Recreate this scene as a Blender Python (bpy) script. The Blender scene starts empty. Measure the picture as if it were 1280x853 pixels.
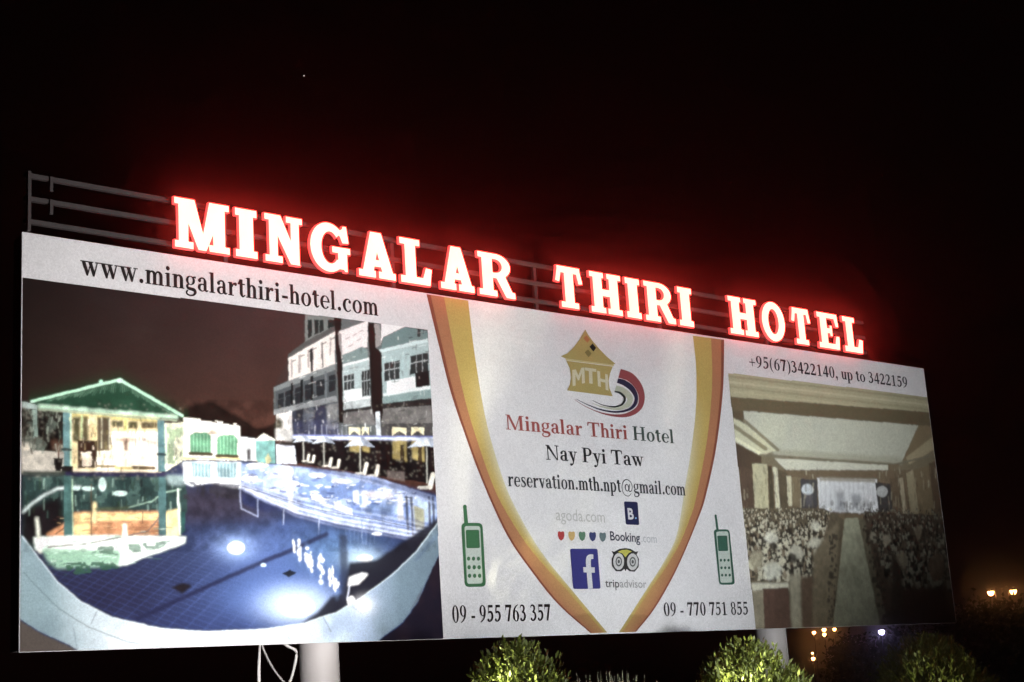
import bpy, bmesh, math, random
import numpy as np
from mathutils import Matrix, Vector
from mathutils.geometry import delaunay_2d_cdt

random.seed(7)
RNG = np.random.default_rng(7)
SC = bpy.context.scene
COL = SC.collection

# ------------------------------------------------------------------ camera
CAM = np.array([-7.39855671, -17.14318376, 1.6])
ROT = np.array([[0.7569761683, -0.1002632955, -0.6457045394],
                [-0.6501902762, -0.2140371930, -0.7289997838],
                [-0.0651128664, 0.9716662758, -0.2272112741]])
FPX = 1924.3115
cd = bpy.data.cameras.new('camera')
cd.sensor_width = 36.0
cd.lens = 36.0 * FPX / 1280.0
cd.clip_start = 0.05
cd.clip_end = 6000
cam = bpy.data.objects.new('camera', cd)
M4 = Matrix([list(ROT[i]) + [float(CAM[i])] for i in range(3)] + [[0, 0, 0, 1]])
cam.matrix_world = M4
COL.objects.link(cam)
SC.camera = cam

# ------------------------------------------------------------------ night sky
w = bpy.data.worlds.new('World')
SC.world = w
w.use_nodes = True
wn = w.node_tree.nodes
wl = w.node_tree.links
bg = wn['Background']
geo = wn.new('ShaderNodeTexCoord')
sep = wn.new('ShaderNodeSeparateXYZ')
wl.new(geo.outputs['Generated'], sep.inputs[0])
rmp = wn.new('ShaderNodeValToRGB')          # faint town glow low down, darker towards the zenith
rmp.color_ramp.elements[0].position = 0.0
rmp.color_ramp.elements[0].color = (0.0030, 0.0011, 0.0010, 1)
rmp.color_ramp.elements[1].position = 0.45
rmp.color_ramp.elements[1].color = (0.0012, 0.0005, 0.0005, 1)
wl.new(sep.outputs['Z'], rmp.inputs[0])
wl.new(rmp.outputs[0], bg.inputs[0])
bg.inputs[1].default_value = 0.8

SC.view_settings.view_transform = 'Standard'
SC.view_settings.look = 'None'
SC.view_settings.exposure = 0.0
SC.view_settings.gamma = 1.0
SC.render.engine = 'CYCLES'
SC.cycles.use_denoising = True
SC.cycles.max_bounces = 6
SC.cycles.volume_bounces = 0
SC.cycles.sample_clamp_indirect = 4.0

# ------------------------------------------------------------------ helpers
def s2l(c):
    c = np.asarray(c, float) / 255.0
    return np.where(c <= 0.04045, c / 12.92, ((c + 0.055) / 1.055) ** 2.4)

def hit(px, py, y=0.0):
    """photo survey: sight line through a picture point, met with the upright plane at depth y"""
    d = ROT @ np.array([(px - 640.0) / FPX, -(py - 426.5) / FPX, -1.0])
    t = (y - CAM[1]) / d[1]
    return CAM + d * t

def at_dist(px, py, dist):
    d = ROT @ np.array([(px - 640.0) / FPX, -(py - 426.5) / FPX, -1.0])
    d = d / np.linalg.norm(d[:2])
    return CAM + d * dist

def proj(X, Y, Z):
    v = np.stack([X - CAM[0], Y - CAM[1], Z - CAM[2]], -1) @ ROT
    return 640.0 - FPX * v[..., 0] / v[..., 2], 426.5 + FPX * v[..., 1] / v[..., 2]

def link(name, me, mat=None, parent=None, **props):
    o = bpy.data.objects.new(name, me)
    COL.objects.link(o)
    if mat is not None and me is not None:
        if len(me.materials) == 0:
            me.materials.append(mat)
    if parent is not None:
        o.parent = parent
    for k, v in props.items():
        o[k] = v
    return o

def thing(name, label, cat, loc=(0, 0, 0), group=None):
    o = bpy.data.objects.new(name, None)
    o.empty_display_size = 0.2
    COL.objects.link(o)
    o.location = loc
    o['label'] = label
    o['category'] = cat
    if group:
        o['group'] = group
    return o

def pmesh(name, verts, faces):
    me = bpy.data.meshes.new(name)
    me.from_pydata([tuple(map(float, v)) for v in verts], [], faces)
    me.update()
    return me

def box_me(name, x0, x1, y0, y1, z0, z1, bev=0.0):
    bm = bmesh.new()
    bmesh.ops.create_cube(bm, size=1)
    for v in bm.verts:
        v.co = Vector(((x0 + x1) / 2 + v.co.x * (x1 - x0), (y0 + y1) / 2 + v.co.y * (y1 - y0), (z0 + z1) / 2 + v.co.z * (z1 - z0)))
    if bev:
        bmesh.ops.bevel(bm, geom=bm.edges[:], offset=bev, segments=1, affect='EDGES')
    me = bpy.data.meshes.new(name)
    bm.to_mesh(me)
    bm.free()
    return me

def tube_me(name, pts, radii, n=10, cap=True):
    pts = [Vector(p) for p in pts]
    V, F = [], []
    for i, p in enumerate(pts):
        a = pts[max(i - 1, 0)]
        b = pts[min(i + 1, len(pts) - 1)]
        d = (b - a).normalized()
        u = d.orthogonal().normalized() if abs(d.z) < 0.999 else Vector((1, 0, 0))
        if abs(d.z) < 0.999:
            u = d.cross(Vector((0, 0, 1))).normalized()
        v = d.cross(u).normalized()
        r = radii[i] if hasattr(radii, '__len__') else radii
        for k in range(n):
            t = 2 * math.pi * k / n
            V.append(p + u * (r * math.cos(t)) + v * (r * math.sin(t)))
    for i in range(len(pts) - 1):
        for k in range(n):
            F.append((i * n + k, i * n + (k + 1) % n, (i + 1) * n + (k + 1) % n, (i + 1) * n + k))
    if cap:
        F.append(tuple(range(n - 1, -1, -1)))
        F.append(tuple(range((len(pts) - 1) * n, len(pts) * n)))
    me = pmesh(name, V, F)
    for p in me.polygons:
        p.use_smooth = len(p.vertices) == 4
    return me

# ------------------------------------------------------------------ materials
def mat_new(name):
    m = bpy.data.materials.new(name)
    m.use_nodes = True
    b = m.node_tree.nodes['Principled BSDF']
    return m, m.node_tree.nodes, m.node_tree.links, b

def noisy(name, col, rough=0.7, amp=0.15, scale=6.0, metal=0.0, bump=0.0, bscale=20.0, spec=0.4):
    m, n, l, b = mat_new(name)
    tc = n.new('ShaderNodeTexCoord')
    nz = n.new('ShaderNodeTexNoise')
    nz.inputs['Scale'].default_value = scale
    nz.inputs['Detail'].default_value = 6
    l.new(tc.outputs['Object'], nz.inputs['Vector'])
    mx = n.new('ShaderNodeMixRGB')
    mx.inputs[1].default_value = tuple(max(0, c * (1 - amp)) for c in col) + (1,)
    mx.inputs[2].default_value = tuple(min(1, c * (1 + amp)) for c in col) + (1,)
    l.new(nz.outputs['Fac'], mx.inputs[0])
    l.new(mx.outputs[0], b.inputs['Base Color'])
    b.inputs['Roughness'].default_value = rough
    b.inputs['Metallic'].default_value = metal
    b.inputs['Specular IOR Level'].default_value = spec
    if bump:
        n2 = n.new('ShaderNodeTexNoise')
        n2.inputs['Scale'].default_value = bscale
        l.new(tc.outputs['Object'], n2.inputs['Vector'])
        bp = n.new('ShaderNodeBump')
        bp.inputs['Strength'].default_value = bump
        bp.inputs['Distance'].default_value = 0.02
        l.new(n2.outputs['Fac'], bp.inputs['Height'])
        l.new(bp.outputs[0], b.inputs['Normal'])
    return m

def vinyl(name, col=None, attr=False):
    """printed banner cloth: plain or vertex colour, slight mottling, long soft creases"""
    m, n, l, b = mat_new(name)
    tc = n.new('ShaderNodeTexCoord')
    n1 = n.new('ShaderNodeTexNoise')
    n1.inputs['Scale'].default_value = 1.7
    n1.inputs['Detail'].default_value = 8
    n1.inputs['Roughness'].default_value = 0.7
    l.new(tc.outputs['Object'], n1.inputs['Vector'])
    mr = n.new('ShaderNodeMapRange')
    mr.inputs[1].default_value = 0.3
    mr.inputs[2].default_value = 0.7
    mr.inputs[3].default_value = 0.94
    mr.inputs[4].default_value = 1.03
    l.new(n1.outputs['Fac'], mr.inputs[0])
    n3 = n.new('ShaderNodeTexNoise')               # fine weave and dust
    n3.inputs['Scale'].default_value = 46
    n3.inputs['Detail'].default_value = 3
    l.new(tc.outputs['Object'], n3.inputs['Vector'])
    mr3 = n.new('ShaderNodeMapRange')
    mr3.inputs[1].default_value = 0.3
    mr3.inputs[2].default_value = 0.7
    mr3.inputs[3].default_value = 0.90
    mr3.inputs[4].default_value = 1.08
    l.new(n3.outputs['Fac'], mr3.inputs[0])
    mul = n.new('ShaderNodeMath')
    mul.operation = 'MULTIPLY'
    l.new(mr.outputs[0], mul.inputs[0])
    l.new(mr3.outputs[0], mul.inputs[1])
    mx = n.new('ShaderNodeVectorMath')
    mx.operation = 'SCALE'
    if attr:
        ca = n.new('ShaderNodeVertexColor')
        ca.layer_name = 'print'
        l.new(ca.outputs[0], mx.inputs[0])
    else:
        mx.inputs[0].default_value = col
    l.new(mul.outputs[0], mx.inputs['Scale'])
    l.new(mx.outputs[0], b.inputs['Base Color'])
    b.inputs['Roughness'].default_value = 0.8
    b.inputs['Specular IOR Level'].default_value = 0.05
    mp = n.new('ShaderNodeMapping')
    mp.inputs['Rotation'].default_value = (0, 0.5, 0)
    mp.inputs['Scale'].default_value = (0.35, 1, 1.1)
    l.new(tc.outputs['Object'], mp.inputs[0])
    n2 = n.new('ShaderNodeTexNoise')
    n2.inputs['Scale'].default_value = 1.6
    n2.inputs['Detail'].default_value = 4
    l.new(mp.outputs[0], n2.inputs['Vector'])
    bp = n.new('ShaderNodeBump')
    bp.inputs['Strength'].default_value = 0.5
    bp.inputs['Distance'].default_value = 0.05
    l.new(n2.outputs['Fac'], bp.inputs['Height'])
    l.new(bp.outputs[0], b.inputs['Normal'])
    return m

def glow(name, rgb, base=(0.5, 0.5, 0.5), mottled=0.0):
    m, n, l, b = mat_new(name)
    b.inputs['Base Color'].default_value = tuple(base) + (1,)
    b.inputs['Emission Color'].default_value = (1, 1, 1, 1)
    b.inputs['Emission Strength'].default_value = 1.0
    tc = n.new('ShaderNodeTexCoord')
    nz = n.new('ShaderNodeTexNoise')
    nz.inputs['Scale'].default_value = 3.0
    l.new(tc.outputs['Object'], nz.inputs['Vector'])
    mr = n.new('ShaderNodeMapRange')
    mr.inputs[3].default_value = 1 - mottled
    mr.inputs[4].default_value = 1 + mottled
    l.new(nz.outputs['Fac'], mr.inputs[0])
    sc = n.new('ShaderNodeVectorMath')
    sc.operation = 'SCALE'
    sc.inputs[0].default_value = rgb
    l.new(mr.outputs[0], sc.inputs['Scale'])
    l.new(sc.outputs[0], b.inputs['Emission Color'])
    return m

M_BANNER = vinyl('banner_vinyl', (0.74, 0.73, 0.74))
M_PRINT = vinyl('printed_vinyl', attr=True)
M_STEEL = noisy('grey_steel', (0.16, 0.15, 0.15), 0.6, 0.3, 9, 0.3)
M_RAIL = noisy('dull_rail_paint', (0.05, 0.042, 0.042), 0.6, 0.3, 12)
M_POLE = noisy('white_pole_paint', (0.74, 0.69, 0.68), 0.5, 0.06, 3, bump=0.1)
M_FACE = glow('lit_letter_face', (26.0, 1.15, 0.80), (0.8, 0.3, 0.25), 0.15)
M_CAN = glow('letter_side_bloom', (1.5, 0.14, 0.13), (0.5, 0.02, 0.02), 0.2)  # letter sides and rim self-lit red, standing in for the bloom around them
M_CABLE = noisy('white_cable', (0.7, 0.68, 0.66), 0.5, 0.05)
M_CABLE2 = noisy('grey_cable', (0.35, 0.33, 0.32), 0.5, 0.1)
M_LEAF = noisy('shrub_leaf', (0.135, 0.165, 0.03), 0.5, 0.5, 9)
M_LEAF_DARK = noisy('dark_leaf', (0.05, 0.08, 0.02), 0.6, 0.4, 5)
M_BLADE = noisy('pale_blade', (0.42, 0.39, 0.26), 0.6, 0.25, 12)
M_BARK = noisy('bark', (0.10, 0.07, 0.05), 0.9, 0.3, 14, bump=0.5)
M_LAMPBLACK = noisy('lamp_housing', (0.04, 0.04, 0.045), 0.4, 0.2, 15)
M_GALV = noisy('galvanised_post', (0.28, 0.28, 0.28), 0.45, 0.15, 8, 0.5)
M_WALL = noisy('pale_wall', (0.45, 0.43, 0.40), 0.85, 0.15, 3)

# ------------------------------------------------------------------ ground
gm, gn, gl, gb = mat_new('night_lawn')
tc = gn.new('ShaderNodeTexCoord')
nz = gn.new('ShaderNodeTexNoise')
nz.inputs['Scale'].default_value = 0.8
nz.inputs['Detail'].default_value = 10
gl.new(tc.outputs['Object'], nz.inputs['Vector'])
rp = gn.new('ShaderNodeValToRGB')
rp.color_ramp.elements[0].position = 0.35
rp.color_ramp.elements[0].color = (0.025, 0.04, 0.012, 1)
rp.color_ramp.elements[1].position = 0.7
rp.color_ramp.elements[1].color = (0.07, 0.085, 0.03, 1)
gl.new(nz.outputs['Fac'], rp.inputs[0])
gl.new(rp.outputs[0], gb.inputs['Base Color'])
gb.inputs['Roughness'].default_value = 0.95
S = 900
link('ground', pmesh('ground', [(-S, -S, 0), (S, -S, 0), (S, S, 0), (-S, S, 0)], [(0, 1, 2, 3)]), gm, kind='structure')

# ------------------------------------------------------------------ 2D shapes -> one clean outline mesh
def R4(x0, y0, x1, y1):
    return [(x0, y0), (x1, y0), (x1, y1), (x0, y1)]

def ring(co, ro, ci, ri, a0, a1, n=None):
    """quads between an outer and an inner ellipse arc (degrees)"""
    n = n or max(5, int(abs(a1 - a0) / 15))
    out = []
    P = []
    for i in range(n + 1):
        t = math.radians(a0 + (a1 - a0) * i / n)
        P.append(((co[0] + ro[0] * math.cos(t), co[1] + ro[1] * math.sin(t)),
                  (ci[0] + ri[0] * math.cos(t), ci[1] + ri[1] * math.sin(t))))
    for a, b in zip(P, P[1:]):
        out.append([a[0], b[0], b[1], a[1]])
    return out

def smooth_path(pts, k=5):
    pts = [np.array(p, float) for p in pts]
    if len(pts) < 3:
        return pts
    out = []
    for i in range(len(pts) - 1):
        p0 = pts[max(i - 1, 0)]; p1 = pts[i]; p2 = pts[i + 1]; p3 = pts[min(i + 2, len(pts) - 1)]
        for j in range(k):
            t = j / k
            out.append(0.5 * (2 * p1 + (p2 - p0) * t + (2 * p0 - 5 * p1 + 4 * p2 - p3) * t * t + (3 * p1 - p0 - 3 * p2 + p3) * t ** 3))
    out.append(pts[-1])
    return out

def stroke(pts, k=5):
    """pts: (x, y, width)"""
    p = smooth_path(pts, k)
    L, Rr = [], []
    for i in range(len(p)):
        a = p[max(i - 1, 0)][:2]; b = p[min(i + 1, len(p) - 1)][:2]
        d = b - a
        d = d / (np.linalg.norm(d) + 1e-9)
        nrm = np.array([-d[1], d[0]]) * p[i][2] / 2
        L.append(tuple(p[i][:2] + nrm)); Rr.append(tuple(p[i][:2] - nrm))
    return [[L[i], L[i + 1], Rr[i + 1], Rr[i]] for i in range(len(p) - 1)]

def disc(cx, cy, rx, ry=None, n=14):
    ry = ry or rx
    return [[(cx + rx * math.cos(2 * math.pi * i / n), cy + ry * math.sin(2 * math.pi * i / n)) for i in range(n)]]

def area2(p):
    return sum(p[i][0] * p[(i + 1) % len(p)][1] - p[(i + 1) % len(p)][0] * p[i][1] for i in range(len(p)))

def in_convex(c, p):
    r = False
    for k in range(len(p)):
        (xa, ya), (xb, yb) = p[k - 1], p[k]
        if (ya > c[1]) != (yb > c[1]) and c[0] < (xb - xa) * (c[1] - ya) / (yb - ya) + xa:
            r = not r
    return r

def union(polys):
    """one triangulated outline from overlapping pieces; only triangles inside a drawn piece stay, so counters remain open"""
    vs, fs, keep = [], [], []
    for p in polys:
        if abs(area2(p)) < 1e-9:
            continue
        if area2(p) < 0:
            p = p[::-1]
        keep.append(p)
        fs.append(list(range(len(vs), len(vs) + len(p))))
        vs += [Vector((float(a), float(b))) for a, b in p]
    r = delaunay_2d_cdt(vs, [], fs, 0, 1e-5)
    V = [(v.x, v.y) for v in r[0]]
    F = []
    for f in r[2]:
        q = [V[i] for i in f]
        ar = area2(q)
        if abs(ar) < 1e-10:
            continue
        c = (sum(a for a, b in q) / 3, sum(b for a, b in q) / 3)
        if any(in_convex(c, p) for p in keep):
            F.append(tuple(f) if ar > 0 else tuple(f[::-1]))
    used = sorted({i for f in F for i in f})
    mp = {k: n for n, k in enumerate(used)}
    return [V[k] for k in used], [tuple(mp[i] for i in f) for f in F]

# ---------------------------------------------------------------- serif print face (drawn in em units)
XH, AS, DE = 0.46, 0.69, -0.21
ST, TH = 0.125, 0.045
def serif(x0, x1, y, h=0.035):
    return R4(x0, y, x1, y + h)
def flag(x, y):
    return [(x - 0.06, y - 0.045), (x - 0.06, y - 0.02), (x + 0.02, y), (x + 0.02, y - 0.05)]
def arch(x):   # from a stem whose right side is x
    s = ring((x + 0.09, 0.30), (0.155, 0.165), (x + 0.06, 0.29), (0.06, 0.115), 0, 165)
    s.append(R4(x + 0.12, 0, x + 0.245, 0.30))
    s.append(serif(x + 0.075, x + 0.29, 0))
    return s
def g_i(): return [R4(.07, 0, .07 + ST, XH), serif(.015, .25, 0), flag(.07, XH)] + disc(.13, .61, .075), .275
def g_l(): return [R4(.07, 0, .07 + ST, AS), serif(.015, .25, 0), flag(.07, AS)], .275
def g_n(): return [R4(.06, 0, .185, XH), serif(.01, .235, 0), flag(.06, XH)] + arch(.185), .49
def g_h(): return [R4(.06, 0, .185, AS), serif(.01, .235, 0), flag(.06, AS)] + arch(.185), .49
def g_m(): return [R4(.06, 0, .185, XH), serif(.01, .235, 0), flag(.06, XH)] + arch(.185) + arch(.43), .735
def g_u():
    p, wd = g_n()
    return [[(wd - x, XH - y) for x, y in q] for q in p], wd
def g_r(): return [R4(.06, 0, .185, XH), serif(.01, .25, 0), flag(.06, XH)] + stroke([(.18, .30, .05), (.23, .40, .06), (.30, .43, .06)]) + disc(.32, .405, .062), .39
def g_o(): return ring((.245, .23), (.225, .245), (.245, .23), (.10, .205), 0, 360, 20), .49
def g_c(): return ring((.235, .23), (.215, .245), (.265, .23), (.115, .2), 50, 320, 16) + disc(.345, .36, .062), .43
def g_e(): return ring((.235, .23), (.215, .245), (.255, .23), (.105, .205), 0, 322, 18) + [R4(.13, .225, .445, .268)], .45
def g_a():
    return [R4(.265, .06, .385, .35)] + stroke([(.325, .34, .12), (.29, .425, .07), (.2, .45, .05), (.1, .4, .06)]) + disc(.105, .36, .062) + \
        ring((.185, .125), (.155, .135), (.215, .125), (.075, .095), 40, 330, 14) + [[(.27, .27), (.27, .235), (.16, .2), (.12, .24)]] + stroke([(.33, .07, .11), (.38, .03, .07), (.45, .055, .03)]), .46
def g_g():
    return ring((.215, .315), (.185, .155), (.215, .315), (.085, .125), 0, 360, 18) + stroke([(.30, .42, .05), (.36, .44, .05), (.43, .425, .075)]) + \
        stroke([(.14, .19, .05), (.08, .12, .09), (.12, .05, .1), (.24, .03, .11), (.36, .005, .12), (.40, -.07, .11), (.33, -.16, .06), (.2, -.19, .05), (.08, -.155, .06), (.05, -.09, .06), (.11, -.02, .04)]), .455
def g_t(): return [R4(.09, .09, .215, .60), R4(.01, .415, .31, XH), [(.01, .44), (.09, .60), (.15, .60), (.15, .44)]] + stroke([(.152, .11, .125), (.19, .03, .08), (.25, .03, .05), (.31, .085, .03)]), .325
def g_s(): return stroke([(.33, .37, .03), (.28, .43, .045), (.18, .45, .045), (.10, .39, .09), (.14, .30, .115), (.27, .2, .12), (.32, .11, .1), (.22, .015, .045), (.11, .02, .045), (.05, .1, .03)]) + [R4(.315, .31, .34, .45), R4(.035, .01, .06, .16)], .38
def g_v(x=0.0, last=True):
    p = [[(x + .03, XH), (x + .17, XH), (x + .29, .10), (x + .25, -.01), (x + .215, -.01)], [(x + .36, XH), (x + .40, XH), (x + .27, -.01), (x + .225, -.01)], serif(x - .01, x + .23, XH - .035)]
    if last:
        p.append(serif(x + .30, x + .47, XH - .035))
    return p, .46
def g_w():
    return g_v(0, False)[0] + g_v(.235, True)[0], .69
def g_y():
    p, wd = g_v()
    return p + stroke([(.265, .08, .05), (.22, -.08, .05), (.15, -.17, .06)]) + disc(.10, -.15, .06), wd
def g_p(): return [R4(.06, DE, .185, XH), serif(.01, .25, DE), flag(.06, XH)] + ring((.275, .23), (.205, .245), (.25, .23), (.1, .2), -155, 155, 18), .51
def g_dot(): return disc(.125, .065, .075), .25
def g_comma(): return disc(.115, .065, .075) + stroke([(.16, .06, .07), (.15, -.06, .05), (.09, -.13, .02)]), .25
def g_hy(): return [R4(.04, .16, .29, .25)], .33
def g_plus(): return [R4(.04, .235, .50, .29), R4(.243, .04, .298, .485)], .54
def g_lp(): return stroke([(.28, .70, .02), (.13, .52, .08), (.09, .27, .1), (.13, .02, .08), (.28, -.17, .02)]), .32
def g_rp():
    p, wd = g_lp()
    return [[(wd - x, y) for x, y in q] for q in p], wd
def g_at():
    return stroke([(.75, -.02, .03), (.6, -.15, .035), (.35, -.17, .04), (.12, -.02, .045), (.06, .25, .045), (.18, .52, .045), (.45, .65, .04), (.75, .55, .045), (.87, .32, .045), (.78, .10, .04), (.62, .06, .05), (.60, .15, .06), (.66, .42, .06)]) + \
        ring((.44, .24), (.17, .19), (.45, .24), (.1, .15), 0, 360, 16), .93
def g_0(): return ring((.25, .335), (.22, .35), (.25, .335), (.095, .315), 0, 360, 22), .5
def g_1(): return [R4(.19, 0, .32, .68), serif(.07, .44, 0, .04), [(.07, .57), (.07, .60), (.30, .685), (.30, .60)]], .5
def g_2(): return stroke([(.05, .50, .03), (.10, .61, .06), (.22, .645, .08), (.34, .58, .12), (.35, .45, .125), (.26, .29, .09), (.14, .16, .06), (.04, .05, .05)]) + [R4(.03, 0, .44, .115), R4(.42, .05, .46, .19)], .5
def g_3(): return stroke([(.06, .54, .03), (.12, .63, .06), (.23, .645, .07), (.33, .57, .12), (.31, .45, .1), (.19, .37, .05)]) + stroke([(.17, .375, .05), (.33, .33, .1), (.385, .2, .13), (.31, .07, .1), (.18, .02, .06), (.08, .05, .07)]) + disc(.085, .075, .06), .5
def g_4(): return [R4(.275, 0, .40, .68), R4(.02, .155, .475, .245), [(.02, .19), (.075, .19), (.32, .62), (.32, .68), (.29, .68)]], .5
def g_5(): return [R4(.12, .575, .43, .68), [(.10, .34), (.14, .68), (.18, .68), (.145, .36)]] + stroke([(.11, .345, .05), (.22, .40, .08), (.35, .35, .12), (.385, .22, .13), (.32, .09, .1), (.18, .02, .06), (.08, .05, .07)]) + disc(.085, .075, .06), .5
def g_6(): return ring((.255, .215), (.215, .23), (.255, .215), (.09, .195), 0, 360, 20) + stroke([(.44, .68, .03), (.28, .60, .06), (.15, .45, .11), (.105, .24, .125)]), .5
def g_7(): return [R4(.05, .565, .47, .68), [(.03, .46), (.05, .68), (.09, .68), (.065, .46)], [(.34, .60), (.47, .62), (.47, .68), (.27, 0), (.15, 0)]], .5
def g_8(): return ring((.25, .515), (.19, .17), (.25, .515), (.085, .135), 0, 360, 18) + ring((.25, .19), (.215, .2), (.25, .19), (.095, .16), 0, 360, 18), .5
def g_9():
    p, wd = g_6()
    return [[(.5 - x, .67 - y) for x, y in q] for q in p], wd
CH = .68
def g_M(): return [R4(.08, 0, .13, CH), serif(.0, .22, 0), [(.02, CH), (.20, CH), (.50, .06), (.45, 0), (.40, 0), (.10, CH - .03)], [(.72, CH), (.67, CH), (.41, 0), (.45, 0)], R4(.67, 0, .80, CH), serif(.0, .2, CH - .035), serif(.68, .88, CH - .035), serif(.59, .88, 0)], .90
def g_N(): return [R4(.09, 0, .135, CH), serif(.0, .23, 0), [(.02, CH), (.19, CH), (.62, .0), (.56, 0)], R4(.575, 0, .62, CH), serif(.0, .18, CH - .035), serif(.48, .71, CH - .035)], .71
def g_H(): return [R4(.10, 0, .23, CH), R4(.52, 0, .65, CH), R4(.2, .315, .55, .365), serif(.02, .31, 0), serif(.02, .31, CH - .035), serif(.44, .73, 0), serif(.44, .73, CH - .035)], .75
def g_T(): return [R4(.27, 0, .40, CH), R4(.03, CH - .05, .64, CH), [(.03, CH), (.02, .50), (.05, .50), (.11, CH)], [(.64, CH), (.65, .50), (.62, .50), (.56, CH)], serif(.17, .50, 0)], .67
def g_P(): return [R4(.10, 0, .23, CH), serif(.02, .32, 0), serif(.02, .2, CH - .035), R4(.2, .30, .34, .345), R4(.2, CH - .045, .34, CH)] + ring((.33, .49), (.22, .19), (.33, .49), (.09, .145), -90, 90, 12), .58
GL = {'.': g_dot, ',': g_comma, '-': g_hy, '+': g_plus, '(': g_lp, ')': g_rp, '@': g_at}
for ch in 'ilnhmurocegatsvwypMNHTP0123456789':
    if 'g_' + ch in globals():
        GL[ch] = globals()['g_' + ch]

def layout(txt, track=0.02):
    x, out = 0.0, []
    for ch in txt:
        if ch == ' ':
            x += 0.24
            continue
        p, wd = GL[ch]()
        out.append([[(x + a, b) for a, b in q] for q in p])
        x += wd + track
    return out, x - track

def flat_mesh(name, V2, F, y, to_xz):
    V = []
    for a, b in V2:
        q = to_xz(a, b)
        V.append((q[0], y, q[1]))
    fs = []
    for f in F:
        p = [(V[i][0], V[i][2]) for i in f]
        fs.append(tuple(f) if area2(p) > 0 else tuple(f[::-1]))       # facing -Y
    return pmesh(name, V, fs)

def paint(me, col):
    """one flat print colour"""
    at = me.color_attributes.new('print', 'FLOAT_COLOR', 'POINT')
    n = len(me.vertices)
    a = np.ones((n, 4), np.float32)
    a[:, :3] = col
    at.data.foreach_set('color', a.ravel())

# ------------------------------------------------------------------ the billboard
ZB, ZT, W = 2.49865, 7.49865, 18.65187
EYE_Y = -0.012
board = thing('billboard', 'wide hotel billboard with pool and hall photographs on two white round poles', 'billboard')
banner = link('banner', box_me('banner', 0, W, EYE_Y, 0.03, ZB, ZT, 0.004), M_BANNER, board)
# steel backing
for i, (x0, x1, z0, z1) in enumerate([(0.02, W - .02, ZB + .02, ZB + .17), (0.02, W - .02, ZT - .17, ZT - .02), (0.02, W - .02, 4.93, 5.07)]):
    link('beam', box_me('beam', x0, x1, .032, .20, z0, z1), M_STEEL, board)
for k in range(9):
    x = .1 + (W - .2) * k / 8
    link('strut', box_me('strut', x - .06, x + .06, .204, .32, ZB + .02, ZT - .02), M_STEEL, board)
for px, py in ((399.7, 850), (963.5, 795)):
    q = hit(px, py, 0.62)
    me = tube_me('pole', [(q[0], .62, 0), (q[0], .62, 2.6), (q[0], .62, 7.2)], [.27, .27, .27], 40)
    link('pole', me, M_POLE, board)
    link('base_flange', tube_me('base_flange', [(q[0], .62, 0), (q[0], .62, .06)], .42, 24), M_STEEL, board)

# ---------- rectified picture coordinates for the print
def px2(px, py):
    q = hit(px, py, EYE_Y)
    return q[0], q[2]

def decal(name, polys_px, col, lay, parent=banner):
    """printed shape traced on the banner"""
    polys = [[px2(a, b) for a, b in p] for p in polys_px]
    V, F = union(polys)
    me = flat_mesh(name, V, F, EYE_Y - 0.003 * lay, lambda a, b: (a, b))
    paint(me, col)
    return link(name, me, M_PRINT, parent)

def text_line(txt, left, right, xh_px=None, cap_px=None, col=(.02, .02, .02), lay=2, y_at=None, track=0.02, squeeze=None, name='lettering', ranges=None):
    """left/right: picture points of the baseline ends; height given in picture pixels at the left end"""
    polys, wd = layout(txt, track)
    x0, z0 = px2(*left)
    x1, z1 = px2(*right)
    hpx, unit = (xh_px, XH) if xh_px else (cap_px, CH)
    zt = px2(left[0], left[1] - hpx)[1]
    sy = (zt - z0) / unit
    sx = (x1 - x0) / wd
    def mp(a, b):
        u = a / wd
        return x0 + a * sx, z0 + (z1 - z0) * u + b * sy
    groups = ranges or [(0, len(polys), col)]
    for a, b, c in groups:
        V, F = [], []
        for gl in polys[a:b]:
            v1, f1 = union(gl)
            F += [tuple(i + len(V) for i in f) for f in f1]
            V += v1
        me = flat_mesh(name, V, F, EYE_Y - 0.003 * lay, mp)
        paint(me, c)
        link(name, me, M_PRINT, banner)

BLK = (.022, .018, .018)
text_line('www.mingalarthiri-hotel.com', (100.5, 343.5), (473, 395.4), xh_px=18.0, col=BLK)
text_line('+95(67)3422140, up to 3422159', (936, 458.5), (1135, 485.3), cap_px=14.8, ranges=[(0, 15, (.03, .03, .035)), (15, 26, (.03, .03, .035))])
text_line('Mingalar Thiri Hotel', (632.5, 537), (843, 554.6), cap_px=18.5, ranges=[(0, 13, (.34, .085, .075)), (13, 18, (.06, .085, .075))])
text_line('Nay Pyi Taw', (682.5, 574.8), (804.5, 583.2), cap_px=18.5, col=(.02, .022, .024))
text_line('reservation.mth.npt@gmail.com', (635, 608), (857, 619.8), xh_px=12.2, col=(.035, .04, .045))
text_line('09 - 955 763 357', (565, 778.6), (689, 775.8), cap_px=21.5, col=BLK)
text_line('09 - 770 751 855', (829.8, 770.4), (935.8, 768.6), cap_px=17.0, col=(.03, .03, .03))

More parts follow.
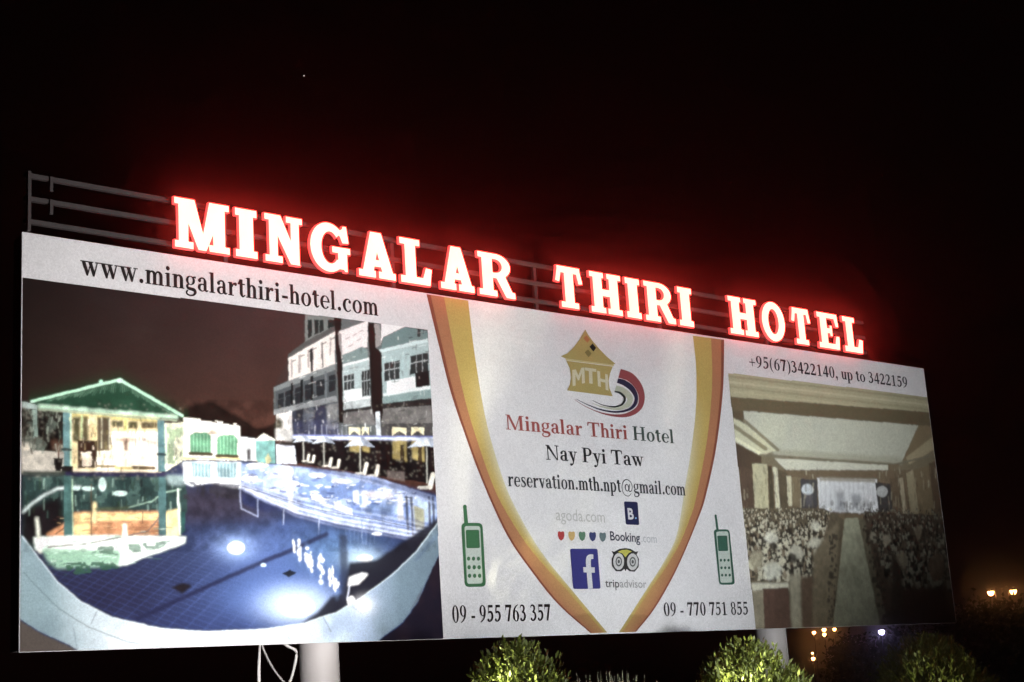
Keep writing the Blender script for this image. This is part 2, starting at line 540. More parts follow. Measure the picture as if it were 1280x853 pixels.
def sans(txt, left, right, cap_px, col, lay=2, parent=banner, name='lettering', bold=0.0):
    cu = bpy.data.curves.new('t', 'FONT')
    cu.body = txt
    cu.offset = bold
    cu.resolution_u = 3
    ob = bpy.data.objects.new('t', cu)
    COL.objects.link(ob)
    dg = bpy.context.evaluated_depsgraph_get()
    src = bpy.data.meshes.new_from_object(ob.evaluated_get(dg))
    bpy.data.objects.remove(ob)
    V = [(v.co.x, v.co.y) for v in src.vertices]
    F = [tuple(p.vertices) for p in src.polygons]
    bpy.data.meshes.remove(src)
    mn = min(v[0] for v in V); mxx = max(v[0] for v in V)
    x0, z0 = px2(*left); x1, z1 = px2(*right)
    sy = (px2(left[0], left[1] - cap_px)[1] - z0) / 0.70
    sx = (x1 - x0) / (mxx - mn)
    me = flat_mesh(name, V, F, EYE_Y - .003 * lay, lambda a, b: (x0 + (a - mn) * sx, z0 + (z1 - z0) * (a - mn) / (mxx - mn) + b * sy))
    paint(me, col)
    return link(name, me, M_PRINT, parent)

sans('agoda.com', (695, 650.5), (756, 653.5), 15, (.50, .50, .49))
sans('Booking', (762.8, 675.6), (800, 678), 11.5, (.055, .06, .085), bold=.012)
sans('.com', (801.5, 678), (821, 679), 11, (.46, .47, .49))
sans('trip', (756.5, 734.2), (774, 734.6), 10.5, (.10, .10, .10), bold=.008)
sans('advisor', (775, 734.6), (808, 735.2), 10.5, (.33, .33, .33))

# booking drops and small badges
for (x, y), c in zip([(701, 669.8), (714.2, 670), (727.3, 670.3), (740.4, 670.8), (753, 671.4)], [(.42, .06, .06), (.55, .38, .16), (.10, .20, .13), (.05, .06, .16), (.14, .19, .20)]):
    o = decal('drop', [[(x - 4, y - 4), (x - 2.6, y - 5.6), (x, y - 4.6), (x + 2.6, y - 5.6), (x + 4, y - 4), (x + 4.2, y), (x + 3, y + 4.2), (x, y + 6.4), (x - 2.6, y + 4.2), (x - 4, y)]], c, 2)

def rrect(tl, tr, br, bl, r=0.14, n=4):
    """rounded quad in picture points"""
    q = [np.array(p, float) for p in (tl, tr, br, bl)]
    out = []
    for i in range(4):
        p, a, b = q[i], q[i - 1], q[(i + 1) % 4]
        s = p + (a - p) * r * min(1, np.linalg.norm(b - p) / np.linalg.norm(a - p))
        e = p + (b - p) * r * min(1, np.linalg.norm(a - p) / np.linalg.norm(b - p))
        for j in range(n + 1):
            t = j / n
            out.append(tuple((1 - t) ** 2 * s + 2 * t * (1 - t) * p + t * t * e))
    return out

decal('badge', [rrect((779.6, 627), (796.6, 627.8), (798.8, 656.6), (782, 656), .12)], (.022, .026, .075), 2)
sans('B', (784.8, 649), (792, 649.4), 13.5, (.62, .62, .64), 3, bold=.03)
decal('badge_dot', disc(794.3, 648, 1.1), (.25, .45, .7), 3)
decal('badge', [rrect((712.3, 686.2), (746.5, 686.2), (750.4, 736.2), (716.4, 736.6), .07)], (.045, .045, .20), 2)
decal('badge_letter', stroke([(741.2, 696.2, 5.4), (736.5, 696.8, 6.4), (734.9, 702, 6.2), (735.8, 715, 6.0), (737.6, 736.1, 6.0)]) + [[(728.4, 709.2), (742.8, 709.6), (743, 716.2), (729, 715.8)]], (.64, .64, .66), 3)
# owl face
decal('owl_mask', [[(764, 689), (767.5, 690), (774, 686.5), (781, 685.4), (788, 686.4), (794, 690), (797.5, 689.4), (795.5, 693.5), (798.4, 699), (798, 709), (793, 715), (786.5, 714.5), (783, 711.5), (781.8, 714.6), (780, 711.5), (776, 714.6), (769.5, 714.4), (764.8, 708), (764.2, 699), (766.6, 693.5)]], (.03, .03, .03), 2)
decal('owl_brow', [[(771.5, 690.3), (777, 687.8), (783, 687.4), (789.5, 689.6), (785, 692), (781.4, 697), (777.6, 692.2)]], (.50, .48, .10), 3)
for ex, ey in ((772.8, 702.2), (790.2, 702.6)):
    decal('owl_eye', disc(ex, ey, 6.9, 10.6), (.58, .58, .58), 3)
    decal('owl_iris', ring((ex, ey), (4.0, 6.2), (ex, ey), (2.7, 4.3), 0, 360, 18) + disc(ex, ey, 1.5, 2.3), (.09, .09, .09), 4)

# mobile phones
GRN = (.055, .16, .075)
def phone(tl, tr, br, bl, ant, scr, rows, th, col):
    q = [np.array(p, float) for p in (tl, tr, br, bl)]
    c = sum(q) / 4
    fr = rrect(*q, r=.22)
    inn = [tuple(c + (np.array(p) - c) * np.array([1 - th[0], 1 - th[1]])) for p in rrect(*q, r=.16)]
    n = len(fr)
    polys = [[fr[i], fr[(i + 1) % n], inn[(i + 1) % n], inn[i]] for i in range(n)]
    polys += stroke([(ant[0][0], ant[0][1], ant[2] * .9), (ant[1][0], ant[1][1] + 1, ant[2])]) + disc(ant[0][0], ant[0][1], ant[2] * .5, ant[2] * .6)
    polys.append(rrect(*scr, r=.12))
    for r in rows:
        for x in r[:3]:
            polys += disc(x, r[3], r[4], r[4] * 1.25, 10)
    decal('phone_icon', polys, col, 2)
    # key pad and screen sit on a paler body
    decal('phone_body', [inn], (.52, .58, .53), 1)
phone((576.2, 653.8), (602.8, 654), (607.2, 733.6), (580.8, 734.2), ((580.8, 634), (582.6, 655), 4.8), ((581.8, 662.6), (598.6, 662.6), (599.6, 685.4), (582.8, 685.6)),
      [(585.4, 591.6, 597.8, 698.6, 2.1), (586, 592.4, 598.6, 709.4, 2.2), (586.6, 593, 599.2, 720, 2.2)], (.26, .10), GRN)
phone((891.6, 662), (911.4, 662), (918.4, 731), (898.8, 731.4), ((894.2, 645), (897, 664), 2.8), ((896.2, 669.8), (908.6, 669.8), (909.8, 689), (897.6, 689.2)),
      [(900.8, 905.4, 910.2, 700.6, 1.5), (901.6, 906.2, 911, 710, 1.5), (902.4, 907, 911.8, 719.2, 1.5)], (.24, .075), (.045, .12, .085))

# golden house emblem and its swirls  (drawn in a 984 x 853 sketch of the emblem)
def em(p): return (680 + p[0] / 6.56, 400 + p[1] / 6.56)
def emb(name, pts, col, lay): return decal(name, [[em(p) for p in pts]], col, lay)
GOLD = (.40, .32, .12)
emb('emblem_roof', [(337, 80), (362, 125), (400, 178), (450, 238), (515, 305), (585, 362), (560, 368), (175, 318), (135, 300), (190, 276), (245, 222), (297, 152)][::1], GOLD, 2)
emb('emblem_eave', [(172, 319), (572, 369), (570, 381), (178, 333)], (.55, .48, .26), 3)
emb('emblem_body', [(180, 336), (562, 384), (540, 440), (528, 500), (535, 560), (562, 628), (188, 580), (212, 530), (221, 470), (210, 400)], GOLD, 2)
emb('emblem_diamond', [(345, 128), (374, 164), (352, 190), (320, 152)], (.42, .17, .07), 3)
emb('emblem_diamond', [(396, 195), (424, 232), (402, 262), (370, 222)], (.025, .02, .02), 3)
emb('emblem_diamond', [(358, 243), (388, 278), (362, 308), (330, 268)], (.20, .17, .06), 3)
PALE = (.62, .58, .42)
for poly in ([[(228, 412), (254, 408), (256, 540), (232, 545)], [(236, 410), (258, 408), (288, 480), (276, 500)], [(322, 392), (302, 396), (270, 480), (284, 500)], [(306, 396), (328, 392), (332, 520), (308, 524)]],
             [[(332, 392), (424, 404), (426, 428), (334, 416)], [(364, 404), (392, 404), (396, 526), (368, 522)]],
             [[(432, 418), (456, 424), (464, 552), (440, 546)], [(498, 444), (520, 450), (526, 582), (502, 574)], [(448, 478), (510, 496), (512, 520), (450, 504)]]):
    decal('emblem_letter', [[em(p) for p in q] for q in poly], PALE, 3)
def swirl(name, pts, col, lay):
    decal(name, [[em(p) for p in q] for q in stroke(pts, 6)], col, lay)
swirl('emblem_swirl', [(618, 440, 75), (700, 468, 72), (768, 540, 62), (800, 630, 48), (782, 715, 42), (715, 768, 38), (620, 788, 24), (480, 768, 11), (340, 712, 5), (250, 655, 3)], (.27, .07, .075), 2)
swirl('emblem_swirl', [(585, 562, 50), (650, 588, 56), (704, 640, 46), (680, 700, 40), (590, 730, 22), (470, 712, 10), (390, 680, 3)], (.46, .48, .38), 1)
swirl('emblem_swirl', [(600, 500, 38), (660, 520, 46), (722, 570, 42), (754, 640, 30), (738, 700, 26), (680, 742, 18), (580, 757, 14), (460, 737, 10), (350, 695, 6), (260, 650, 3)], (.03, .028, .06), 3)
swirl('emblem_swirl', [(575, 590, 10), (622, 602, 18), (660, 644, 18), (640, 692, 14), (580, 714, 10), (480, 700, 6), (395, 662, 3)], (.025, .03, .03), 3)

# sweeping gold ribbons, coloured across their width
def resample(pts, ts):
    p = np.array(smooth_path(pts, 8))[:, :2]
    s = np.r_[0, np.cumsum(np.linalg.norm(np.diff(p, axis=0), axis=1))]
    s /= s[-1]
    return np.stack([np.interp(ts, s, p[:, 0]), np.interp(ts, s, p[:, 1])], 1)
def ribbon(outer, inner, lower):
    n, m = 110, 56
    ts = np.linspace(0, 1, n)
    A, B = resample(outer, ts), resample(inner, ts)
    V, C, F = [], [], []
    for i, t in enumerate(ts):
        for j in range(m + 1):
            u = j / m
            q = px2(*(A[i] * (1 - u) + B[i] * u))
            V.append((q[0], EYE_Y - .003, min(max(q[1], ZB + .002), ZT - .002)))
            fade = np.clip((t - .55) / .3, 0, 1)
            bw = .42 + .5 * fade * .8
            dark, org, gold, pale = np.array((.25, .08, .05)), np.array((.42, .19, .10)), np.array((.50, .37, .12)), np.array((.66, .62, .42))
            c = dark if u < .10 else (org if u < bw else gold)
            if u >= .1 and u < bw and t > .5:
                k = np.clip((u - .1) / .7, 0, 1) * fade
                c = org * (1 - k * .8) + np.array((.50, .30, .12)) * k * .8
            if u >= bw:
                k = np.clip((u - bw) / (1 - bw + 1e-6), 0, 1) ** 2 * np.clip((t - .18) / .25, 0, 1) * (1 - .7 * np.clip((t - .7) / .2, 0, 1))
                c = c * (1 - k) + pale * k
            if t > .93:
                c = c * .75
            C.append((*c, 1))
    for i in range(n - 1):
        for j in range(m):
            a = i * (m + 1) + j
            f = (a, a + 1, a + m + 2, a + m + 1)
            p = [(V[k][0], V[k][2]) for k in f]
            F.append(f if area2(p) > 0 else f[::-1])
    me = pmesh('ribbon', V, F)
    at = me.color_attributes.new('print', 'FLOAT_COLOR', 'POINT')
    at.data.foreach_set('color', np.array(C, np.float32).ravel())
    link('ribbon', me, M_PRINT, banner)
ribbon([(533, 368), (548, 430), (563.5, 491), (582, 546), (603, 602), (633, 668), (662.5, 712), (697, 755), (738, 791.5)],
       [(585, 376), (593, 442), (604, 509), (615, 555), (634, 613), (660, 664), (683, 699), (714, 737), (759, 791)], 0)
ribbon([(905, 425), (903.5, 488), (895, 560), (882, 620), (872, 650), (847, 709), (820, 758), (795, 790)],
       [(866, 420), (870, 460), (870, 506), (865, 555), (856, 610), (846, 668), (830, 702), (808, 737), (773.5, 790.6)], 0)

# ------------------------------------------------------------------ printed photographs (painted on a fine grid of vertices)
def srgb(c): return s2l(c)
class Canvas:
    def __init__(s, corners, nx, nz):
        x0, x1, z0, z1 = corners
        s.x = np.linspace(x0, x1, nx); s.z = np.linspace(z0, z1, nz)
        X, Z = np.meshgrid(s.x, s.z)
        s.X, s.Z = X, Z
        s.PX, s.PY = proj(X, np.full_like(X, EYE_Y), Z)
        s.img = np.zeros(X.shape + (3,))
        s.nx, s.nz = nx, nz
        s.true = (s.PX.copy(), s.PY.copy())
    def wobble(s, amp, sc, seed):
        """uneven, slightly ragged edges like an enlarged low-resolution photograph"""
        s.PX = s.PX + (s.noise(sc, seed) - .5) * 4 * amp
        s.PY = s.PY + (s.noise(sc, seed + 1) - .5) * 4 * amp
    def inside(s, pts):
        pts = np.array(pts, float)
        m = np.zeros(s.PX.shape, bool)
        sel = (s.PX >= pts[:, 0].min()) & (s.PX <= pts[:, 0].max()) & (s.PY >= pts[:, 1].min()) & (s.PY <= pts[:, 1].max())
        if not sel.any():
            return m
        x, y = s.PX[sel], s.PY[sel]
        r = np.zeros(x.shape, bool)
        for i in range(len(pts)):
            (xa, ya), (xb, yb) = pts[i - 1], pts[i]
            if ya == yb:
                continue
            r ^= ((ya > y) != (yb > y)) & (x < (xb - xa) * (y - ya) / (yb - ya) + xa)
        m[sel] = r
        return m
    def blur(s, a, r):
        r = int(r)
        for _ in range(2):
            for ax in (0, 1):
                k = 2 * r + 1
                pad = [(r + 1, r) if i == ax else (0, 0) for i in range(2)]
                c = np.cumsum(np.pad(a, pad, mode='edge'), axis=ax)
                a = (np.take(c, range(k, c.shape[ax]), ax) - np.take(c, range(0, c.shape[ax] - k), ax)) / k
        return a
    def put(s, m, col, alpha=1.0):
        m = np.asarray(m, float) * alpha
        hit_ = m > .001
        r_ = np.flatnonzero(hit_.any(1)); c_ = np.flatnonzero(hit_.any(0))
        if not len(r_):
            return
        w_ = (slice(r_[0], r_[-1] + 1), slice(c_[0], c_[-1] + 1))
        col = np.asarray(col, float)
        col = srgb(col) if col.ndim == 1 else col[w_]
        m = m[w_][..., None]
        s.img[w_] = s.img[w_] * (1 - m) + col * m
    def poly(s, pts, col, alpha=1.0, soft=0):
        m = s.inside(pts).astype(float)
        if soft:
            m = s.blur(m, soft)
        s.put(m, col, alpha)
    def line(s, pts, wd, col, alpha=1.0, soft=0):
        m = np.zeros(s.PX.shape)
        for (xa, ya), (xb, yb) in zip(pts, pts[1:]):
            dx, dy = xb - xa, yb - ya
            r = wd / 2 + 1
            sel = (s.PX > min(xa, xb) - r) & (s.PX < max(xa, xb) + r) & (s.PY > min(ya, yb) - r) & (s.PY < max(ya, yb) + r)
            x_, y_ = s.PX[sel], s.PY[sel]
            t = np.clip(((x_ - xa) * dx + (y_ - ya) * dy) / (dx * dx + dy * dy + 1e-9), 0, 1)
            d = np.hypot(x_ - xa - t * dx, y_ - ya - t * dy)
            m[sel] = np.maximum(m[sel], np.clip((wd / 2 - d) / .8 + .5, 0, 1))
        if soft:
            m = s.blur(m, soft)
        s.put(m, col, alpha)
    def glow(s, x, y, rx, ry, col, alpha=1.0, p=2.0):
        d = ((s.PX - x) / rx) ** 2 + ((s.PY - y) / ry) ** 2
        s.put(np.exp(-d ** (p / 2)), col, alpha)
    def ell(s, x, y, rx, ry, col, alpha=1.0):
        d = ((s.PX - x) / rx) ** 2 + ((s.PY - y) / ry) ** 2
        s.put(np.clip((1.15 - d) / .3, 0, 1), col, alpha)
    def noise(s, sc, seed):
        """smooth value noise over the panel, about 0..1, cell size sc metres"""
        g = np.random.default_rng(seed)
        tot = np.zeros(s.X.shape); amp = 1; su = 0
        for o in range(3):
            c = sc / 2 ** o
            u = (s.X - s.x[0]) / c; v = (s.Z - s.z[0]) / c
            G = g.random((int(v.max()) + 3, int(u.max()) + 3))
            iu = u.astype(int); iv = v.astype(int); fu = u - iu; fv = v - iv
            fu = fu * fu * (3 - 2 * fu); fv = fv * fv * (3 - 2 * fv)
            tot += amp * (G[iv, iu] * (1 - fu) * (1 - fv) + G[iv, iu + 1] * fu * (1 - fv) + G[iv + 1, iu] * (1 - fu) * fv + G[iv + 1, iu + 1] * fu * fv)
            su += amp; amp *= .55
        return tot / su
    def build(s, name, lay, gain, border):
        s.PX, s.PY = s.true
        keep = s.inside(border)
        a = np.clip(s.img * gain(s.PX, s.PY)[..., None], 0, .93)
        idx = np.arange(s.nx * s.nz).reshape(s.nz, s.nx)
        q = keep[:-1, :-1] & keep[1:, :-1] & keep[:-1, 1:] & keep[1:, 1:]
        f = np.stack([idx[:-1, :-1][q], idx[:-1, 1:][q], idx[1:, 1:][q], idx[1:, :-1][q]], 1)
        me = bpy.data.meshes.new(name)
        V = np.stack([s.X.ravel(), np.full(s.X.size, EYE_Y - .003 * lay), s.Z.ravel()], 1).astype(np.float32)
        used = np.unique(f)
        rem = np.full(len(V), -1); rem[used] = np.arange(len(used))
        V = V[used]; f = rem[f]; a = a.reshape(-1, 3)[used]
        me.vertices.add(len(V)); me.vertices.foreach_set('co', V.ravel())
        me.loops.add(f.size); me.loops.foreach_set('vertex_index', f.ravel().astype(np.int32))
        me.polygons.add(len(f)); me.polygons.foreach_set('loop_start', np.arange(0, f.size, 4, dtype=np.int32))
        me.update(calc_edges=True)
        at = me.color_attributes.new('print', 'FLOAT_COLOR', 'POINT')
        c4 = np.ones((len(V), 4), np.float32); c4[:, :3] = a
        at.data.foreach_set('color', c4.ravel())
        return link(name, me, M_PRINT, banner)

# --- the swimming pool picture
xr = px2(554, 796)[0]
ztop = px2(27, 346.5)[1]
P = Canvas((0.012, max(xr, px2(535, 412)[0]) + .02, ZB + .006, ztop + .02), 640, 520)
P.wobble(.34, .07, 201)
X, Y = P.PX, P.PY
t = np.clip((Y - 350) / 180, 0, 1)[..., None]; u = np.clip((X - 27) / 350, 0, 1)[..., None]
P.img = srgb((51, 40, 38)) * (1 - t) * (1 - u) + srgb((76, 61, 63)) * (1 - t) * u + srgb((68, 50, 44)) * t * (1 - u) + srgb((98, 64, 54)) * t * u
n1 = P.noise(.35, 3)
# dark trees at the horizon
P.put((np.clip((Y - 516 - 22 * (n1 - .5) + 14 * np.cos((X - 262) / 22)) / 5, 0, 1)) * (X > 230) * (X < 345), (48, 34, 30), .9)
# hotel block, traced in its own sketch frame
def zb(p): return (300 + p[0] / 4.738, 380 + p[1] / 4.738)
def B(pts, col, **k): P.poly([zb(p) for p in pts], col, **k)
B([(385, 40), (1112, 40), (1150, 800), (300, 810), (300, 640), (200, 640), (200, 495), (285, 455), (285, 320), (385, 260)], (104, 112, 112))
B([(385, 60), (560, 60), (560, 150), (385, 265)], (120, 128, 124))
for x in (400, 440, 470, 520, 540):
    B([(x, 95), (x + 26, 95), (x + 26, 190 - (x - 400) * .45), (x, 205 - (x - 400) * .45)], (52, 60, 58))
B([(385, 225), (560, 130), (560, 158), (285, 322), (285, 300)], (96, 96, 94))
B([(285, 322), (560, 165), (562, 355), (290, 458)], (204, 194, 186))
for x in (300, 345, 352, 400, 425, 480, 530):
    y0 = 322 - (x - 285) * .57
    B([(x, y0 + 18), (x + 9, y0 + 14), (x + 9, y0 + 120), (x, y0 + 125)], (168, 152, 146))
    B([(x + 5, y0 + 25), (x + 30, y0 + 14), (x + 30, y0 + 22), (x + 5, y0 + 34)], (150, 138, 130))
B([(413, 270), (430, 262), (432, 400), (416, 408)], (60, 52, 50))
B([(484, 235), (492, 232), (492, 375), (484, 380)], (120, 108, 102))
B([(285, 458), (562, 355), (564, 392), (200, 520), (200, 495)], (128, 136, 136))
B([(210, 520), (565, 392), (570, 545), (215, 628)], (92, 100, 104))
for x, wq in ((225, 34), (268, 30), (325, 38), (384, 46), (450, 56), (525, 40)):
    y0 = 520 - (x - 210) * .36
    B([(x, y0 + 22), (x + wq, y0 + 10), (x + wq, y0 + 105), (x, y0 + 118)], (54, 58, 64))
    B([(x, y0 + 50), (x + wq, y0 + 40), (x + wq, y0 + 44), (x, y0 + 54)], (96, 104, 108), alpha=.7)
for x in (300, 358, 418, 500):
    B([(x, 505 - (x - 210) * .36), (x + 14, 500 - (x - 210) * .36), (x + 14, 612 - (x - 210) * .2), (x, 616 - (x - 210) * .2)], (40, 44, 46) if x != 500 else (110, 120, 124))
B([(200, 628), (570, 545), (576, 578), (200, 658)], (140, 146, 148))
B([(215, 655), (308, 636), (308, 810), (215, 810)], (212, 206, 200))
B([(215, 670), (255, 690), (250, 740), (205, 740)], (80, 78, 62), soft=2)
B([(306, 640), (578, 580), (585, 785), (312, 785)], (70, 76, 96))
for x, c in ((330, (50, 52, 66)), (372, (110, 118, 130)), (440, (58, 62, 92)), (515, (150, 152, 150))):
    B([(x, 640 - (x - 300) * .2), (x + 62, 628 - (x - 300) * .2), (x + 62, 740), (x, 745)], c, alpha=.85, soft=1)
B([(312, 690), (580, 690), (582, 780), (314, 780)], (72, 76, 132), alpha=.45, soft=3)
for x in (405, 440, 480, 510, 575, 600, 625):
    B([(x, 715), (x + 6, 715), (x + 6, 780), (x, 780)], (150, 158, 178), alpha=.6)
# middle bay
B([(585, 165), (755, 100), (755, 255), (610, 310), (585, 360)], (198, 188, 186))
B([(580, 175), (600, 175), (604, 330), (584, 345)], (150, 140, 138))
for q in ((625, 205), (665, 185), (700, 165), (640, 250), (690, 215)):
    B([q, (q[0] + 28, q[1] - 14), (q[0] + 28, q[1] - 6), (q[0], q[1] + 8)], (176, 160, 158))
B([(605, 305), (720, 255), (755, 270), (760, 320), (606, 365)], (118, 142, 140))
B([(606, 362), (762, 318), (772, 610), (612, 640)], (160, 180, 180))
B([(600, 360), (765, 318), (765, 332), (600, 376)], (196, 204, 204))
def win(x0, y0, x1, y1, sl=.2, c=(62, 68, 68)):
    B([(x0, y0), (x1, y0 - (x1 - x0) * sl), (x1, y1 - (x1 - x0) * sl), (x0, y1)], c)
    for k in (.33, .66):
        xm = x0 + (x1 - x0) * k
        B([(xm - 2, y0 - (xm - x0) * sl), (xm + 2, y0 - (xm - x0) * sl), (xm + 2, y1 - (xm - x0) * sl), (xm - 2, y1 - (xm - x0) * sl)], (150, 160, 160))
    ym = y0 + (y1 - y0) * .38
    B([(x0, ym), (x1, ym - (x1 - x0) * sl), (x1, ym + 6 - (x1 - x0) * sl), (x0, ym + 6)], (160, 170, 170))
win(615, 425, 676, 515)
win(720, 400, 766, 550, c=(56, 54, 54))
B([(618, 515), (722, 498), (722, 560), (618, 580)], (200, 206, 204))
B([(585, 575), (770, 545), (772, 560), (585, 592)], (205, 208, 208))
B([(612, 592), (772, 562), (772, 604), (612, 626)], (176, 186, 186))
B([(605, 632), (775, 606), (775, 624), (605, 648)], (60, 52, 50))
B([(612, 648), (800, 624), (805, 715), (612, 715)], (124, 120, 118))
# right bay
B([(835, 110), (1000, 125), (850, 195), (835, 230)], (216, 204, 204))
B([(850, 200), (975, 140), (1110, 160), (1112, 215), (830, 290)], (104, 138, 138))
B([(1050, 150), (1068, 152), (1068, 195), (1050, 195)], (60, 66, 66))
B([(808, 275), (1112, 205), (1114, 228), (815, 296)], (176, 196, 196))
B([(840, 292), (1115, 228), (1135, 560), (845, 600)], (152, 178, 178))
win(855, 352, 945, 460, .2)
win(1008, 308, 1116, 420, .2)
B([(1035, 410), (1118, 396), (1122, 488), (1038, 496)], (58, 46, 46))
B([(868, 462), (1035, 428), (1040, 498), (868, 532)], (204, 212, 210))
B([(815, 536), (1126, 484), (1128, 504), (815, 552)], (196, 206, 204))
B([(848, 552), (1128, 508), (1132, 562), (848, 594)], (128, 158, 156))
B([(845, 592), (1132, 558), (1134, 600), (845, 622)], (66, 58, 56))
B([(835, 622), (1136, 600), (1140, 708), (838, 712)], (128, 124, 120))
B([(836, 712), (1142, 706), (1145, 790), (836, 790)], (92, 88, 88))
bm_ = P.inside([zb(p) for p in ((385, 40), (1112, 40), (1150, 800), (300, 810), (200, 640), (200, 495), (285, 320), (385, 260))])
gl_ = P.img.mean(-1, keepdims=True)
P.img = np.where(bm_[..., None], gl_ * .3 + P.img * .7, P.img)
gg = np.random.default_rng(3)
keep_ = P.img.copy()
for k in range(260):                     # railings, mullions, shadow gaps
    bx_, by_ = gg.uniform(210, 1130), gg.uniform(120, 770)
    lg = gg.uniform(6, 34); c_ = (214, 216, 212) if gg.random() < .45 else (44, 44, 46)
    sl = .36 if bx_ < 570 else .2
    if gg.random() < .55:
        pts = [zb((bx_, by_)), zb((bx_ + gg.uniform(-2, 2), by_ + lg))]
    else:
        pts = [zb((bx_, by_)), zb((bx_ + lg * 1.5, by_ - lg * 1.5 * sl))]
    if by_ > 520 - (bx_ - 210) * .6:
        P.line(pts, gg.uniform(.6, 1.3), c_, alpha=gg.uniform(.25, .7))
P.img = np.where(bm_[..., None], P.img, keep_)
# dark brown pilasters
B([(556, 60), (602, 60), (600, 150), (578, 170), (606, 360), (612, 705), (586, 705), (574, 380), (562, 180)], (58, 44, 42))
B([(755, 112), (796, 116), (806, 262), (838, 290), (846, 640), (836, 705), (800, 700), (775, 600), (766, 300)], (58, 44, 42))
B([(800, 640), (826, 636), (836, 790), (806, 790)], (190, 196, 200))
B([(796, 118), (826, 124), (836, 240), (806, 262)], (150, 146, 144))
# ground floor curtains, doors and the lit canopy
P.poly([(364, 549), (545, 548), (547, 606), (364, 578)], (46, 36, 38))
for x0, x1 in ((436, 450), (452, 461), (490, 508), (514, 530)):
    P.poly([(x0, 534), (x1, 535), (x1, 545), (x0 + (x1 - x0) / 2, 539), (x0, 545)], (224, 214, 178))
    P.poly([(x0, 548), (x1, 548), (x1 + 1, 578 if x0 > 480 else 566), (x0 + 1, 574 if x0 > 480 else 564)], (196, 176, 112), alpha=.75, soft=1)
for x in (470, 482, 500, 522, 538):
    P.poly([(x, 556), (x + 5, 556), (x + 6, 596), (x + 1, 594)], (60, 36, 34), alpha=.8)
P.line([(366, 546.5), (545, 549)], 4.6, (206, 216, 246), soft=1)
P.line([(366, 544), (545, 546.5)], 1.6, (120, 128, 190))
# parasols and loungers
for cx, hw, y0, y1, yb in ((378.8, 13.5, 545, 553.5, 576), (404.4, 14.5, 545.5, 555, 581), (449.7, 18.5, 546, 559, 592), (533, 24, 547, 560, 604)):
    P.line([(cx, y1 - 3), (cx + .6, yb)], 1.5, (176, 176, 166))
    P.poly([(cx - hw, y1), (cx - hw * .3, y0 + 1), (cx, y0), (cx + hw * .3, y0 + 1), (cx + hw, y1), (cx, y1 - 2)], (196, 204, 214))
    P.poly([(cx, y0), (cx + hw * .3, y0 + 1), (cx + hw, y1), (cx + hw * .25, y1 - 1.4)], (158, 166, 180))
def lounger(x, y, k):
    P.line([(x, y), (x - 2.0 * k, y + 9 * k)], 3.6 * k, (230, 224, 210))
    P.line([(x - 2 * k, y + 9 * k), (x - 10 * k, y + 9.6 * k)], 2.4 * k, (206, 202, 192))
    P.line([(x - 10 * k, y + 10 * k), (x - 10 * k, y + 14 * k)], 1.2, (90, 84, 84))
for x, y, k in ((386, 569, .8), (392.5, 570.5, .8), (414, 573.5, 1.0), (424, 575.5, 1.0), (458, 580, 1.3), (472.5, 583, 1.3), (541, 594, 1.7)):
    lounger(x, y, k)
P.poly([(484, 588), (506, 590), (506, 602), (484, 598)], (140, 128, 122), alpha=.7, soft=1)
# pavilion and garden on the left
P.put((np.exp(-(np.clip(np.abs(Y - (476 + np.where(X < 149, (149.4 - X) * .247, (X - 149.4) * .58))), 0, 99) / 9) ** 1.3)) * (X > 36) * (X < 236) * (Y < 530), (34, 92, 58), .62)
P.poly([(27, 500), (80, 505), (80, 568), (27, 566)], (66, 60, 52))
n2 = P.noise(.12, 9)
P.put((n2 > .52) * P.inside([(27, 506), (80, 508), (80, 566), (27, 566)]), (108, 118, 108), .75)
P.put((n2 < .40) * P.inside([(27, 520), (80, 520), (80, 562), (27, 562)]), (38, 24, 22), .9)
P.poly([(27, 502), (46, 506), (46, 512), (27, 510)], (150, 165, 160))
P.poly([(40, 512), (46, 512), (47, 546), (42, 548)], (140, 160, 150))
P.poly([(27, 552), (42, 556), (40, 566), (27, 566)], (214, 206, 190), soft=2)
P.poly([(27, 563), (80, 565), (80, 592), (27, 596)], (186, 180, 168))
P.line([(73, 556), (73, 574)], 2.0, (120, 70, 50))
P.poly([(62, 550), (84, 548), (82, 566), (66, 564)], (112, 78, 62), alpha=.8, soft=2)
P.poly([(66.5, 573), (78.5, 573), (76.5, 589), (69, 589)], (44, 34, 34))
P.poly([(86, 514), (200, 520), (200, 592), (86, 590)], (226, 206, 160))
P.poly([(88, 515), (200, 522), (200, 528), (88, 522)], (206, 192, 128))
for q in ((91, 521, 100, 552, (70, 72, 40)), (103, 521, 110, 552, (88, 78, 50)), (121, 522, 137, 564, (84, 70, 58)), (140, 526, 154, 534, (56, 58, 32)), (160, 527, 172, 536, (72, 74, 40)), (176, 528, 196, 536, (88, 72, 48))):
    P.poly([(q[0], q[1]), (q[2], q[1]), (q[2], q[3]), (q[0], q[3])], q[4], alpha=.9, soft=1)
P.poly([(111, 516), (121, 516), (121, 553), (113, 553)], (238, 212, 160))
P.line([(102, 520), (102, 548)], 2, (176, 200, 150)); P.line([(127, 523), (127, 560)], 1.6, (190, 186, 160)); P.line([(137, 523), (137, 560)], 1.4, (200, 200, 180))
P.line([(157, 527), (157, 536)], 4, (200, 200, 120))
P.poly([(139, 539), (198, 540), (198, 588), (121, 588), (121, 564), (139, 563)], (250, 236, 214))
P.poly([(154, 549), (160, 549), (159, 564), (155, 564)], (150, 120, 104), soft=1)
P.line([(146, 550), (166, 550)], 3, (214, 180, 156), soft=1); P.line([(180, 551), (194, 554)], 4, (206, 190, 180), soft=1)
P.poly([(97, 551), (121, 551), (121, 585), (97, 585)], (84, 56, 42))
